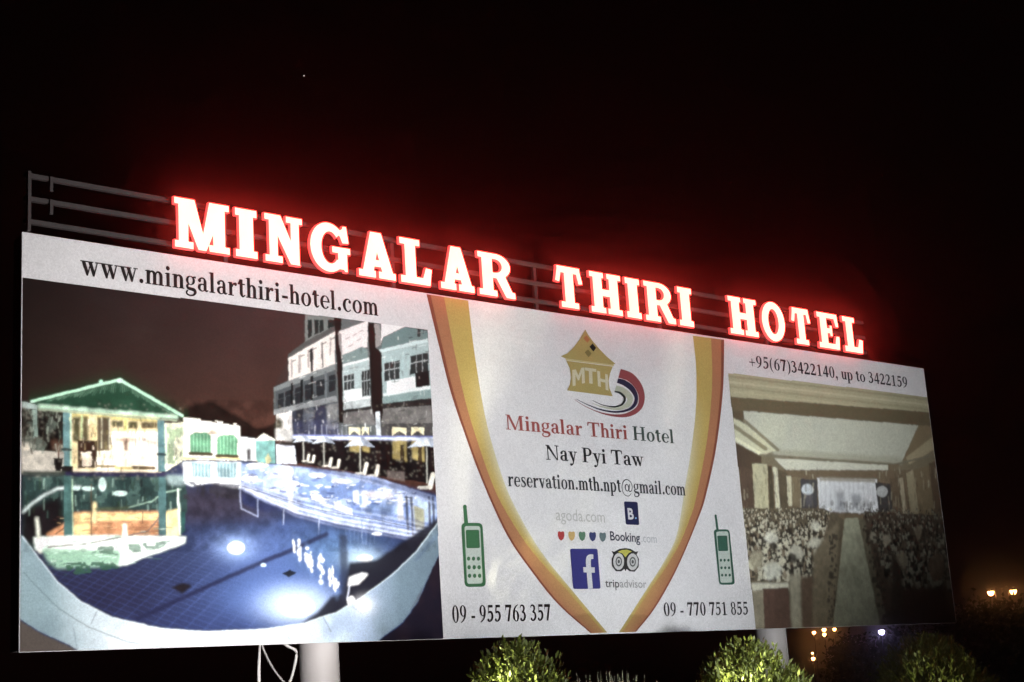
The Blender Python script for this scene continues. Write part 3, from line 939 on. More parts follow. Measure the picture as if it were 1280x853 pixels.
P.put((n2 > .5) * P.inside([(100, 554), (117, 554), (117, 583), (103, 583)]), (222, 206, 186), .95)
P.line([(122, 583), (144, 583.5)], 3, (150, 130, 84)); P.line([(166, 585), (192, 585.5)], 4.5, (118, 96, 60)); P.line([(145, 585), (164, 586)], 4, (214, 194, 130))
P.poly([(86, 586), (200, 588), (202, 592), (86, 590)], (236, 220, 190))
P.poly([(200, 530), (232, 528), (232, 590), (203, 590)], (206, 206, 180))
P.put((n2 > .47) * P.inside([(204, 534), (228, 534), (228, 580), (206, 580)]), (150, 176, 138), .8)
gg = np.random.default_rng(14)
PAL = ((70, 62, 40), (108, 84, 56), (214, 196, 150), (246, 232, 206), (150, 140, 90), (96, 112, 76))
for k in range(170):
    x_, y_ = gg.uniform(90, 196), gg.uniform(522, 584)
    if 140 < x_ and y_ > 540 and gg.random() < .7:
        continue
    P.line([(x_, y_), (x_ + gg.uniform(-.6, .6), y_ + gg.uniform(2, 9))], gg.uniform(.7, 2.2), PAL[gg.integers(6)], alpha=gg.uniform(.25, .7))
for k in range(90):
    x_, y_ = gg.uniform(28, 78), gg.uniform(508, 562)
    P.line([(x_, y_), (x_ + gg.uniform(-1.5, 1.5), y_ + gg.uniform(2, 10))], gg.uniform(.7, 2.4), ((40, 28, 26), (120, 134, 120), (84, 72, 60), (176, 186, 170))[gg.integers(4)], alpha=gg.uniform(.3, .75))
for k in range(70):
    x_, y_ = gg.uniform(205, 232), gg.uniform(530, 588)
    P.line([(x_, y_), (x_ + gg.uniform(-1, 1), y_ + gg.uniform(2, 7))], gg.uniform(.7, 2.0), ((96, 112, 84), (236, 234, 214), (150, 168, 150), (60, 60, 52))[gg.integers(4)], alpha=gg.uniform(.3, .7))
P.poly([(78.5, 513), (87, 513.5), (88, 588), (79.5, 588)], (112, 150, 152)); P.line([(88.4, 515), (88.6, 586)], 2.0, (190, 222, 190))
P.line([(78, 562), (88, 562.5)], 3, (60, 84, 84)); P.poly([(77, 583), (91, 583), (91, 592), (77, 592)], (52, 44, 42))
P.poly([(196.5, 524), (205.5, 525), (206.5, 590), (197.5, 590)], (104, 142, 146)); P.line([(207, 530), (208, 588)], 1.8, (206, 226, 206)); P.line([(197, 568), (206, 568.5)], 3, (60, 84, 90))
P.poly([(40, 502), (149.4, 474.5), (228, 520.5), (222, 522), (48, 508)], (52, 92, 70))
keep_ = P.img.copy(); roof_ = P.inside([(40, 502), (149.4, 474.5), (228, 520.5), (222, 522), (48, 508)])
gg = np.random.default_rng(12)
for k in range(64):
    xb = 62 + k * 2.45
    ye = 477.5 + (149.4 - xb) * .247 if xb < 149.4 else 477.5 + (xb - 149.4) * .585
    ln_ = gg.uniform(4, 13) * max(.25, 1 - abs(xb - 150) / 110)
    sx_ = (xb - 149.4) * .022
    P.line([(xb, ye + 1), (xb + sx_ * ln_, ye + 1 + ln_)], gg.uniform(.7, 1.5), (130, 168, 142), alpha=gg.uniform(.2, .7))
P.img = np.where(roof_[..., None], P.img, keep_)
P.poly([(48, 505), (222, 519), (222, 524), (48, 511)], (176, 206, 182), soft=1)
P.line([(48, 512), (78, 514), (90, 515.5), (220, 526)], 2.6, (164, 178, 150), alpha=.8)
P.line([(40, 502), (149.4, 475)], 3.6, (176, 222, 190)); P.line([(149.4, 475), (227.5, 520)], 3.6, (176, 222, 190))
P.ell(126, 478, 2.6, 3.0, (170, 220, 190)); P.ell(149.5, 476, 4, 3, (190, 232, 204))
# bright guest house with green windows, and huts
P.poly([(229, 525), (250, 526), (300, 533), (302, 576), (229, 575)], (248, 240, 222))
P.put((n2 > .5) * P.inside([(229, 522), (300, 530), (300, 536), (229, 528)]), (246, 236, 216))
for x0, x1, y0 in ((237.5, 264, 541), (271, 296.5, 544)):
    P.poly([(x0, y0 + 3), (x0 + 5, y0), (x1 - 4, y0), (x1, y0 + 4), (x1, y0 + 27), (x0, y0 + 26)], (108, 166, 130))
    for k in range(1, 6):
        P.line([(x0 + k * 4.3, y0 + 2), (x0 + k * 4.3, y0 + 24)], 1.2, (164, 210, 176), alpha=.75)
    P.line([(x0, y0 + 26), (x1, y0 + 27)], 4.4, (92, 82, 56))
P.poly([(258, 543), (265, 536), (274, 543)], (196, 180, 160)); P.line([(229, 573), (300, 574)], 2.5, (226, 206, 150))
P.poly([(300, 546), (321, 549), (321, 577), (301, 576)], (214, 218, 218)); P.poly([(309, 562), (313, 562), (313, 575), (309, 575)], (60, 50, 50), soft=1)
P.poly([(320, 550), (343, 551), (344, 580), (320, 578)], (128, 178, 172)); P.poly([(318, 551), (329, 541.5), (345, 551)], (228, 224, 206))
P.put((n2 > .55) * P.inside([(320, 565), (344, 565), (344, 580), (320, 580)]), (210, 190, 130), .7)
P.poly([(345, 556), (368, 557), (370, 580), (346, 580)], (214, 218, 228)); P.poly([(349, 552), (366, 553), (366, 558), (349, 557)], (70, 62, 58), soft=1)
P.poly([(344, 536), (366, 538), (366, 552), (344, 550)], (186, 186, 182), alpha=.8, soft=1)
# ---- water
wpoly = [(22, 594), (80, 591), (205, 591), (229, 576), (302, 576), (346, 581), (420, 590), (560, 622), (560, 818), (20, 818)]
m = P.inside(wpoly)
gx = np.clip((X - 60) / 380, 0, 1)[..., None]; gy = np.clip((Y - 620) / 160, 0, 1)[..., None]
water = (srgb((62, 62, 88)) * (1 - gy) + srgb((78, 82, 126)) * gy) * (1 - gx) + (srgb((86, 104, 150)) * (1 - gy) + srgb((70, 92, 158)) * gy) * gx
P.put(m, water * .72)
# tile joints seen through the water
a1 = (X * .47 + Y * 1.0); a2 = (X * -.62 + Y * 1.0 + .0006 * (X - 250) ** 2)
per = 6.4 + (Y - 640) * .026
lines = np.clip(np.cos(2 * np.pi * a1 / per) - .72, 0, 1) + np.clip(np.cos(2 * np.pi * a2 / (per * 1.5)) - .78, 0, 1)
P.put(m * np.clip(lines * 2.4, 0, 1) * np.clip((Y - 655) / 40, 0, 1) * (.35 + P.noise(.8, 23)), (128, 142, 192), .26)
P.put(m * (P.noise(.5, 21) - .5).clip(0, 1) * 2, (52, 56, 92), .6)
P.put(m * np.exp(-((X - 275) / 75) ** 4 - ((Y - 632) / 24) ** 4), (74, 66, 80), .85)
P.put(m * np.exp(-((X - 130) / 70) ** 2 - ((Y - 745) / 34) ** 2), (58, 54, 86), .7)
# reflection of the pavilion
P.poly([(28, 596), (82, 594), (205, 594), (232, 596), (234, 640), (210, 655), (28, 690)], (62, 86, 84))
P.poly([(28, 640), (75, 620), (82, 690), (28, 676)], (50, 42, 46), soft=3)
P.put((P.noise(.16, 31) > .55) * P.inside([(30, 596), (200, 596), (200, 636), (30, 620)]), (98, 128, 120), .55)
for k in range(150):
    x_, y_ = gg.uniform(30, 226), gg.uniform(597, 640)
    P.line([(x_, y_), (x_ + gg.uniform(-.6, .6), y_ + gg.uniform(3, 14))], gg.uniform(.7, 2.4), ((40, 62, 58), (104, 140, 126), (176, 206, 190), (70, 96, 60), (50, 44, 46))[gg.integers(5)], alpha=gg.uniform(.2, .6))
P.line([(28, 641), (42, 628), (56, 619), (72, 611), (100, 609)], 3.2, (206, 218, 216), soft=1)
for x, y, rx, ry in ((128, 606, 5, 9), (150, 617, 9, 3.4), (110, 611, 8, 3), (95, 611, 5, 2.6)):
    P.ell(x, y, rx, ry, (206, 232, 224), .85)
P.poly([(58, 668), (80, 654), (92, 640), (198, 639), (198, 670), (58, 672)], (206, 148, 108), soft=1)
P.poly([(92, 642), (150, 641), (198, 642), (198, 650), (120, 652), (92, 652)], (238, 206, 146), soft=1)
P.poly([(92, 655), (112, 655), (112, 670), (92, 670)], (240, 216, 150), soft=2)
for k in range(120):
    x_, y_ = gg.uniform(66, 200), gg.uniform(642, 669)
    P.line([(x_, y_), (x_ + gg.uniform(3, 14), y_ + gg.uniform(-.8, .5))], gg.uniform(.6, 1.6), ((236, 196, 140), (170, 104, 78), (250, 226, 176), (140, 96, 74))[gg.integers(4)], alpha=gg.uniform(.2, .55))
P.poly([(206, 640), (224, 636), (226, 670), (204, 670)], (246, 222, 160), soft=1)
P.line([(118, 630), (118, 652)], 5, (246, 226, 172), soft=1); P.line([(114, 606), (114, 672)], 1.3, (120, 96, 70)); P.line([(178, 640), (178, 654)], 1.2, (120, 90, 70))
P.line([(92, 650), (70, 668)], 1.2, (120, 80, 60))
P.line([(160, 635), (190, 627), (205, 616), (226, 612)], 2.0, (150, 178, 160)); P.line([(120, 637), (160, 635)], 3, (96, 104, 76), soft=1)
P.poly([(80, 594), (89, 594), (91, 671), (80, 671)], (88, 128, 124)); P.line([(90, 600), (91, 670)], 1.6, (176, 206, 176))
P.poly([(198, 594), (207, 594), (208, 670), (198, 668)], (92, 128, 128)); P.line([(222, 612), (225, 668)], 2.4, (214, 232, 216))
P.poly([(225, 640), (231, 640), (231, 664), (226, 668)], (60, 104, 98))
P.poly([(42, 672), (110, 669), (232, 671), (232, 679), (214, 686), (180, 697), (160, 706), (148, 708), (130, 702), (60, 690), (44, 688)], (238, 250, 240), soft=1)
P.poly([(52, 686), (150, 688), (150, 706), (120, 709), (70, 711), (58, 700)], (158, 198, 172), soft=2)
P.put((P.noise(.12, 41) > .5) * P.inside([(122, 684), (215, 676), (200, 686), (150, 694), (122, 692)]), (96, 128, 110), .8)
P.put((P.noise(.12, 43) > .46) * P.inside([(66, 704), (140, 702), (150, 710), (100, 718), (72, 720)]), (70, 112, 88), .85)
P.line([(60, 684), (110, 680), (150, 672), (185, 664), (198, 648)], 1.8, (130, 118, 112), alpha=.9)
for k in range(110):
    x_ = gg.uniform(54, 210); y_ = gg.uniform(673, 712) - max(0, x_ - 120) * .16
    P.line([(x_, y_), (x_ + gg.uniform(2, 12), y_ - gg.uniform(0, 1.6))], gg.uniform(.6, 1.8), ((244, 252, 246), (150, 190, 166), (92, 132, 110), (210, 236, 222))[gg.integers(4)], alpha=gg.uniform(.25, .7))
P.line([(46, 648), (50, 690)], 4.5, (222, 226, 210), soft=1); P.line([(156, 657), (156, 676)], 5.5, (252, 244, 228), soft=1)
P.line([(30, 592), (80, 592)], 6, (84, 92, 84), soft=1); P.line([(84, 592.5), (206, 593.5)], 5.5, (66, 60, 96), soft=1)
# reflection of the bright house
P.poly([(229, 577), (302, 578), (302, 612), (280, 608), (262, 604), (240, 608), (229, 604)], (240, 246, 252), soft=1)
for x0, x1 in ((238.5, 264), (270, 296)):
    P.poly([(x0, 578), (x1, 579), (x1 - 1, 598), (x0 + 2, 597)], (138, 172, 178), soft=1)
    for k in range(1, 6):
        P.line([(x0 + k * 4.3, 580), (x0 + k * 4.3, 596)], 1.2, (206, 226, 232), alpha=.7)
P.put((P.noise(.14, 51) > .46) * P.inside([(229, 602), (302, 606), (302, 624), (229, 624)]), (70, 66, 74), .75)
P.poly([(207, 594), (232, 594), (230, 608), (210, 606)], (176, 196, 196), alpha=.6, soft=2)
# upper basin with its lit overflow edge
up = [(300, 580), (346, 581), (400, 587), (470, 597), (548, 622), (549, 650), (542, 668), (512, 672), (470, 664), (420, 654), (370, 640), (330, 628), (302, 612)]
P.poly(up, (156, 178, 226), soft=1)
P.poly([(330, 590), (420, 598), (470, 606), (520, 630), (505, 650), (440, 640), (370, 622)], (122, 148, 204), alpha=.7, soft=6)
P.put((P.noise(.22, 61) > .54) * P.inside(up), (206, 220, 248), .5)
for q in ((322, 582, 14, 3), (312, 598, 10, 5), (357, 590, 10, 8), (360, 605, 14, 4.5), (397, 594, 11, 3), (427, 602, 13, 3.2)):
    P.ell(*q, (246, 250, 255), .95)
gg = np.random.default_rng(8)
for k in range(150):
    fx_, fy_ = gg.uniform(302, 520), 0
    fy_ = 584 + (fx_ - 302) * .14 + gg.uniform(0, 34) * (1 if fx_ < 460 else .7)
    P.ell(fx_, fy_, gg.uniform(1.2, 6), gg.uniform(.6, 1.7), (244, 248, 255) if gg.random() < .62 else (76, 90, 150), gg.uniform(.4, .9))
P.line([(362, 596), (363, 632)], 6, (250, 252, 255), soft=1)
P.poly([(388, 617), (404, 622), (405, 629), (389, 625)], (250, 250, 248)); P.poly([(417, 627), (440, 637), (441, 645), (419, 637)], (250, 250, 248))
P.poly([(441, 614), (448, 612), (448, 628), (442, 628)], (240, 246, 252), soft=1); P.poly([(453, 614), (459, 614), (459, 635), (454, 635)], (240, 246, 252), soft=1)
P.poly([(450, 615), (486, 614), (494, 620), (486, 624), (455, 622)], (214, 210, 214), soft=2)
P.poly([(455, 630), (495, 628), (492, 652), (450, 644)], (104, 130, 176), alpha=.7, soft=4)
P.poly([(496, 618), (503, 618), (505, 650), (497, 652)], (206, 208, 212), soft=1)
P.poly([(517, 632), (530, 636), (531, 662), (519, 664)], (176, 172, 128), alpha=.85, soft=1)
for x in (508, 514, 536, 541):
    P.line([(x, 622), (x + 2, 668)], 3.0, (64, 56, 58), alpha=.7)
P.poly([(380, 584), (430, 590), (545, 616), (546, 628), (470, 606), (400, 593)], (70, 76, 120), alpha=.6, soft=2)
P.line([(350, 586), (400, 592), (460, 602), (548, 630)], 2.2, (176, 190, 224), alpha=.8, soft=1)
for off, wd, c, al in ((-12, 1.6, (94, 104, 170), .5), (-8, 1.4, (214, 222, 246), .6), (-4.5, 1.5, (70, 76, 140), .7), (-1, 1.6, (222, 230, 252), .8), (2, 1.4, (84, 92, 156), .75), (5, 2.2, (236, 241, 255), .95), (8, 1.1, (120, 132, 190), .8), (10.5, 2.2, (238, 242, 255), .95), (13.2, 1.2, (88, 98, 160), .8), (15.4, 1.5, (196, 206, 238), .7), (17.6, 2.0, (70, 78, 130), .7)):
    P.line([(301, 606 + off * .35), (330, 617 + off * .62), (370, 630 + off), (420, 643 + off), (470, 652 + off), (512, 660 + off * .95), (541, 665 + off * .6)], wd, c, al, 1)
P.line([(302, 608), (370, 629), (400, 638), (470, 650), (515, 660)], 1.1, (60, 58, 84), .8)
P.poly([(300, 614), (330, 628), (360, 638), (330, 640), (302, 630)], (60, 66, 106), soft=2)
P.line([(300, 612), (301, 636), (322, 646)], 1.6, (150, 156, 180)); P.line([(322, 624), (322, 646)], 1.3, (150, 160, 190)); P.line([(355, 636), (354, 656)], 1.3, (170, 180, 206)); P.line([(399, 642), (398, 668)], 1.3, (180, 190, 214)); P.line([(452, 652), (452, 672)], 1.2, (150, 160, 186))
P.ell(471, 667.5, 6.5, 2.4, (244, 248, 255))
for x in range(432, 472, 5):
    P.line([(x, 660), (x + 1, 680)], 1.6, (122, 136, 176), alpha=.5)
P.poly([(345, 652), (440, 668), (430, 690), (350, 672)], (70, 88, 140), alpha=.6, soft=4)
# lamps below water and their light
P.glow(360, 745, 80, 34, (116, 150, 222), .7, 2.2); P.glow(330, 690, 70, 32, (110, 138, 206), .55); P.glow(420, 690, 45, 26, (120, 160, 210), .6)
P.put(m * np.clip(lines * 2.4, 0, 1) * np.clip((Y - 690) / 40, 0, 1), (70, 96, 168), .30)
P.line([(172, 774), (240, 742), (320, 706), (366, 687), (408, 668)], 5.5, (52, 54, 92), alpha=.85, soft=1)
P.poly([(214, 735), (228, 728), (240, 732), (228, 742)], (54, 48, 58), soft=1); P.poly([(352, 717), (362, 712.5), (371, 716), (361, 722)], (34, 38, 52))
P.ell(329, 706.5, 3.6, 2.2, (196, 220, 250))
P.glow(295, 685, 22, 15, (168, 196, 246), .8); P.ell(295, 685, 11, 8, (252, 253, 255))
P.glow(372, 757, 44, 24, (206, 226, 255), .95, 2.4); P.ell(371, 759, 22, 13, (255, 255, 255), .95)
P.glow(452, 699, 24, 13, (200, 226, 246), .95); P.ell(456, 698, 10, 5, (250, 253, 255))
P.poly([(372, 782), (396, 766), (414, 746), (428, 742), (436, 704), (470, 700), (500, 680), (548, 648), (548, 668), (520, 690), (470, 738), (430, 768)], (56, 54, 66), alpha=.95, soft=2)
P.poly([(424, 668), (434, 670), (436, 750), (426, 750)], (70, 74, 96), alpha=.7, soft=2)
for x, y0, y1, wd in ((366, 668, 692, 3.5), (373, 676, 702, 6), (383, 684, 708, 7), (388, 690, 716, 6), (400, 694, 728, 8), (411, 704, 730, 3.5), (415, 708, 734, 3), (419, 724, 744, 8)):
    for k in range(11):
        f_ = gg.random()
        P.ell(x + 2 * f_ + gg.normal(0, wd * .16), y0 + (y1 - y0) * f_, wd * gg.uniform(.16, .46), gg.uniform(1.5, 5.5), (246, 251, 255), gg.uniform(.55, .95))
    P.line([(x + gg.uniform(-2, 2), y0 - 5), (x + 2, y1 + 5)], wd * .4, (150, 182, 232), .35, 2)
P.poly([(436, 722), (452, 716), (460, 718), (448, 731), (434, 733)], (246, 248, 250), soft=1); P.line([(436, 733), (434, 750)], 2, (200, 206, 220)); P.ell(439, 752, 5, 7, (252, 253, 255))
# paved rim of the pool
inn = [(20, 664), (28, 671), (50, 700), (72, 728), (100, 752), (140, 772), (200, 786), (260, 790), (330, 787), (380, 779), (420, 766), (450, 748), (490, 719), (520, 690), (552, 648)]
out = [(554, 686), (549, 692), (536, 720), (522, 752), (503, 778), (474, 800), (474, 822), (112, 822), (85, 806), (50, 790), (28, 776), (18, 770)]
mr = P.inside(inn + out)
k1 = np.clip((X - 60) / 150, 0, 1); k2 = np.clip((X - 330) / 90, 0, 1); k3 = np.clip((X - 430) / 70, 0, 1)
rim = srgb((148, 172, 180))[None, None] * (1 - k1[..., None]) + srgb((246, 250, 255)) * k1[..., None]
rim = rim * (1 - k2[..., None]) + srgb((196, 214, 244)) * k2[..., None]
rim = rim * (1 - k3[..., None]) + srgb((128, 150, 166)) * k3[..., None]
P.put(mr, rim)
P.put(mr * (P.noise(.3, 71) - .45).clip(0, 1) * 2.0, (130, 152, 164), .55)
P.line([(30, 716), (52, 740), (75, 762), (110, 784), (160, 803), (220, 812)], 1.3, (112, 134, 140), alpha=.75)
for q in (((120, 765), (114, 780)), ((404, 772), (414, 790)), ((440, 758), (452, 768)), ((354, 785), (362, 800)), ((92, 786), (96, 812))):
    P.line(q, 1.3, (124, 144, 158), alpha=.7)
P.line(inn[1:], 1.6, (216, 230, 236), alpha=.7)
P.glow(455, 757, 12, 11, (252, 253, 255), .9)
P.line([(520, 700), (548, 668)], 4, (112, 134, 160), alpha=.7, soft=1)
P.poly([(18, 772), (28, 778), (50, 792), (85, 808), (112, 822), (18, 824)], (112, 102, 96))
P.poly([(560, 688), (549, 694), (536, 722), (522, 754), (503, 780), (474, 801), (474, 824), (562, 824)], (52, 46, 66))
P.put(P.inside([(560, 688), (549, 694), (503, 780), (474, 801), (474, 824), (562, 824)]) * (P.noise(.3, 77) - .4).clip(0, 1) * 2, (84, 62, 72), .6)
busy = np.clip((P.noise(.11, 91) - .5) * 2.2, -.5, .5) * (Y > 500) * (Y < 690)
stone = np.clip((P.noise(.5, 92) - .5) * 1.4, -.4, .4)
spk = (RNG.random(P.X.shape) > .988) * (Y > 505) * (Y < 600) * ((X < 232) | (X > 345))
P.img *= (1 + .42 * busy + .14 * stone)[..., None]
lum_ = P.img.mean(-1, keepdims=True)
P.img = P.img * np.clip((np.maximum(lum_, 1e-4) / .34) ** .40, .30, 1.30)
P.img = np.maximum(P.img, .004)
P.put(P.blur(spk.astype(float), 1) * 2.0, (232, 226, 206), .55)
spk = (RNG.random(P.X.shape) > .985) * (Y > 505) * (Y < 600) * ((X < 232) | (X > 345))
P.put(P.blur(spk.astype(float), 1) * 2.2, (44, 36, 34), .55)
P.img *= (1 + .22 * (RNG.random(P.X.shape) - .5))[..., None]
P.img = np.stack([P.blur(P.img[..., i], 1) * .55 + P.img[..., i] * .45 for i in range(3)], -1)
GP = lambda x, y: 1.36 - .34 * np.clip((y - 420) / 250, 0, 1)  # print lightened towards the top to offset floodlight that is stronger low down
P.build('pool_photograph', 1, GP, [(26.5, 347), (535, 412), (554, 797), (554, 830), (10, 830), (10, 640)])

# --- the banquet hall picture
xa = px2(909.5, 466)[0]
H = Canvas((min(xa, px2(944, 784)[0]) - .02, W - .015, ZB + .006, px2(909.5, 465.5)[1] + .02), 420, 340)
H.wobble(.3, .07, 301)
X, Y = H.PX, H.PY
def zc(p): return (900 + p[0] / 4.571, 430 + p[1] / 4.571)
def C(pts, col, **k): H.poly([zc(p) for p in pts], col, **k)
def zd(p): return (900 + p[0] / 3.877, 580 + p[1] / 3.877)
def D(pts, col, **k): H.poly([zd(p) for p in pts], col, **k)
H.img[:] = srgb((112, 98, 72))
C([(0, 120), (1300, 290), (1300, 420), (0, 310)], (150, 140, 106))
for y, c in ((205, (128, 118, 84)), (236, (168, 158, 122)), (262, (134, 124, 90)), (290, (160, 150, 112))):
    H.line([zc((40, y - 20)), zc((1200, y + 115))], 2.4, c, alpha=.8)
C([(40, 300), (1260, 396), (1260, 480), (40, 382)], (92, 78, 52))
C([(60, 380), (140, 385), (142, 455), (76, 425)], (84, 70, 48))
C([(134, 384), (1132, 466), (1140, 545), (1040, 668), (300, 612), (140, 450)], (164, 162, 146))
C([(300, 600), (1040, 650), (1040, 690), (300, 640)], (150, 146, 126), soft=2)
C([(1132, 466), (1230, 470), (1230, 600), (1040, 668)], (118, 98, 66))
C([(1060, 650), (1230, 520), (1230, 600), (1080, 690)], (150, 132, 96))
C([(76, 425), (140, 455), (320, 612), (230, 640), (85, 560)], (176, 170, 140))
H.line([zc((80, 470)), zc((260, 600))], 5, (122, 112, 82)); H.line([zc((140, 440)), zc((330, 606))], 4, (120, 110, 84)); H.line([zc((90, 545)), zc((235, 632))], 4, (200, 194, 160))
C([(85, 565), (235, 640), (240, 800), (85, 800)], (76, 58, 44))
H.line([zc((230, 634)), zc((420, 650)), zc((1000, 690)), zc((1200, 640))], 2.5, (110, 100, 78))
C([(390, 640), (425, 655), (418, 680), (390, 665)], (100, 86, 62))
C([(310, 655), (420, 660), (960, 695), (1000, 720), (960, 745), (390, 735)], (176, 172, 156))
C([(960, 685), (1030, 690), (980, 735), (960, 735)], (110, 92, 66))
H.line([zc((380, 738)), zc((1010, 752))], 3.0, (120, 108, 84))
# far wall and stage
D([(90, 30), (1120, 30), (1130, 270), (100, 260)], (104, 84, 60))
D([(95, 10), (160, 30), (165, 215), (108, 205)], (84, 62, 48))
D([(155, 0), (228, 0), (236, 225), (170, 225)], (168, 158, 122))
D([(232, 10), (250, 10), (262, 220), (242, 220)], (70, 60, 44)); D([(256, 15), (276, 20), (292, 225), (270, 225)], (186, 178, 150))
D([(280, 30), (326, 45), (330, 220), (292, 220)], (86, 72, 52)); D([(322, 60), (344, 62), (350, 205), (330, 205)], (178, 168, 138))
D([(344, 62), (395, 68), (395, 210), (350, 205)], (116, 98, 70))
D([(388, 72), (470, 78), (472, 220), (396, 215)], (66, 62, 66)); H.ell(*zd((424, 125)), 7.5, 7, (182, 186, 196)); D([(408, 150), (450, 150), (446, 205), (412, 205)], (84, 78, 84), soft=1)
D([(470, 68), (760, 76), (768, 240), (482, 232)], (190, 188, 196))
for k in range(12):
    H.line([zd((485 + k * 23, 76)), zd((492 + k * 23, 232))], 1.2, (168, 166, 176), alpha=.6)
D([(480, 66), (752, 74), (752, 90), (480, 82)], (140, 130, 116), soft=1)
D([(565, 140), (600, 138), (604, 230), (566, 232)], (148, 148, 158), soft=2); D([(635, 150), (680, 148), (690, 225), (640, 230)], (144, 144, 154), soft=2)
D([(752, 90), (825, 96), (838, 230), (768, 235)], (62, 56, 56)); H.ell(*zd((785, 135)), 7, 7, (160, 158, 160))
D([(825, 70), (880, 60), (905, 240), (840, 230)], (96, 76, 54)); D([(868, 70), (885, 66), (905, 240), (886, 240)], (150, 134, 104)); D([(900, 45), (935, 30), (965, 245), (925, 245)], (142, 126, 92)); D([(935, 30), (1010, 10), (1040, 260), (965, 250)], (112, 92, 62))
D([(1010, 0), (1060, -20), (1090, 270), (1040, 260)], (88, 66, 46))
gg = np.random.default_rng(33)
for k in range(150):
    sx_ = gg.uniform(100, 470) if gg.random() < .5 else gg.uniform(760, 1080)
    y_ = gg.uniform(15, 205)
    H.line([zd((sx_, y_)), zd((sx_ + gg.uniform(-2, 5), y_ + gg.uniform(10, 50)))], gg.uniform(.6, 1.6), ((64, 54, 42), (176, 166, 136), (120, 102, 72))[gg.integers(3)], alpha=gg.uniform(.2, .6))
for k in range(40):
    sx_ = gg.uniform(490, 760)
    H.ell(*zd((sx_, gg.uniform(190, 245))), gg.uniform(.8, 2.2), gg.uniform(1.5, 4), ((70, 64, 66), (214, 212, 218))[gg.integers(2)], .5)
# guests at white clothed tables
D([(100, 215), (500, 215), (600, 270), (540, 860), (140, 860)], (92, 78, 58))
D([(700, 230), (1090, 250), (1180, 860), (800, 860), (690, 280)], (70, 54, 42))
g = np.random.default_rng(17)
for k in range(1900):
    left = g.random() < .58
    dpt = g.random() ** 1.1
    yy = 218 + dpt * (330 if left else 380)
    if left:
        xx = g.uniform(110 + dpt * 30, 545 - dpt * 90)
    else:
        xx = g.uniform(690 + dpt * 140, 1075 + dpt * 60)
    sz = (4.5 + dpt * 12) / 3.877
    lum = g.random()
    cw = (186, 176, 150) if lum > .5 else ((44, 36, 32) if lum > .2 else (128, 108, 84))
    if not left:
        cw = tuple(int(v * .62) for v in cw)
    xx, yy = zd((xx, yy))
    sq = sz * .95
    H.poly([(xx + g.uniform(-1, -.2) * sq, yy + g.uniform(-1.2, -.4) * sq), (xx + g.uniform(-.1, .8) * sq, yy + g.uniform(-1.5, -.6) * sq), (xx + g.uniform(.3, 1) * sq, yy + g.uniform(.6, 2.2) * sq), (xx + g.uniform(-.9, 0) * sq, yy + g.uniform(.6, 2.4) * sq)], cw, alpha=.85)
    if lum > .48:
        H.ell(xx + g.uniform(-1, 1), yy - sz * 1.2, sz * .5, sz * .55, (40, 30, 28), .9)
for (x, y, rx, ry, c) in ((245, 360, 45, 30, (206, 200, 182)), (260, 400, 22, 22, (40, 32, 30)), (255, 520, 55, 50, (196, 192, 176)), (175, 460, 40, 60, (150, 138, 112)), (460, 385, 36, 30, (196, 188, 168)), (465, 300, 26, 28, (206, 200, 180)), (370, 430, 40, 40, (180, 172, 152)), (350, 460, 26, 30, (46, 40, 36)), (265, 560, 8, 18, (36, 34, 30)), (880, 470, 36, 46, (120, 106, 84)), (985, 350, 30, 45, (54, 42, 34)), (1050, 500, 50, 80, (96, 74, 56)), (740, 350, 14, 24, (150, 140, 118)), (805, 370, 26, 30, (140, 128, 106)), (960, 330, 20, 40, (118, 100, 78))):
    fx, fy = zd((x, y))
    H.poly([(fx + rx / 3.877 * math.cos(a) * g.uniform(.6, 1.05), fy + ry / 3.877 * math.sin(a) * g.uniform(.65, 1.1)) for a in np.arange(0, 6.28, .5)], c, alpha=.85, soft=1)
D([(150, 580), (330, 575), (335, 612), (155, 615)], (188, 180, 158), soft=1)
D([(205, 605), (330, 600), (345, 800), (212, 800)], (92, 62, 50)); D([(155, 615), (208, 612), (215, 800), (170, 800)], (136, 122, 98))
D([(335, 540), (390, 530), (400, 820), (350, 820)], (146, 136, 112), soft=2); D([(390, 545), (450, 545), (450, 820), (398, 820)], (96, 72, 54), soft=2)
D([(450, 440), (520, 330), (575, 280), (560, 830), (450, 830)], (118, 102, 76), soft=2)
for k in range(60):
    yy = g.uniform(330, 780); xx = 560 - (yy - 330) * .02 + g.uniform(-30, 6)
    H.ell(*zd((xx, yy)), g.uniform(.8, 2.2), g.uniform(1, 3), (62, 54, 44), .8)
D([(605, 265), (668, 262), (800, 860), (540, 860)], (142, 140, 114))
D([(668, 262), (700, 270), (830, 860), (790, 860)], (94, 84, 64), soft=1)
for k in range(70):
    yy = g.uniform(300, 790); xx = 690 + (yy - 262) * .2 + g.uniform(-8, 40)
    H.ell(*zd((xx, yy)), g.uniform(.8, 2.4), g.uniform(1, 3), (48, 40, 32), .8)
D([(860, 600), (1090, 600), (1130, 860), (870, 860)], (58, 36, 28), soft=3)
D([(830, 420), (880, 500), (900, 860), (830, 860)], (52, 40, 32), soft=3)
hn = H.noise(.2, 5)
H.put((hn - .45).clip(0, 1) * 1.6 * np.clip((Y - 590) / 30, 0, 1), (60, 48, 36), .5)
gl_ = H.img.mean(-1, keepdims=True)
H.img = (gl_ * np.array((1.0, 1.0, .93)) * .35 + H.img * .65) * np.array((.95, 1.0, .98))
H.img *= (1 + .5 * (H.noise(.07, 15) - .5) * np.clip((Y - 620) / 20, 0, 1))[..., None]
H.img *= (1 + .25 * (RNG.random(H.X.shape) - .5))[..., None]
H.img = np.stack([H.blur(H.img[..., i], 1) * .6 + H.img[..., i] * .4 for i in range(3)], -1)
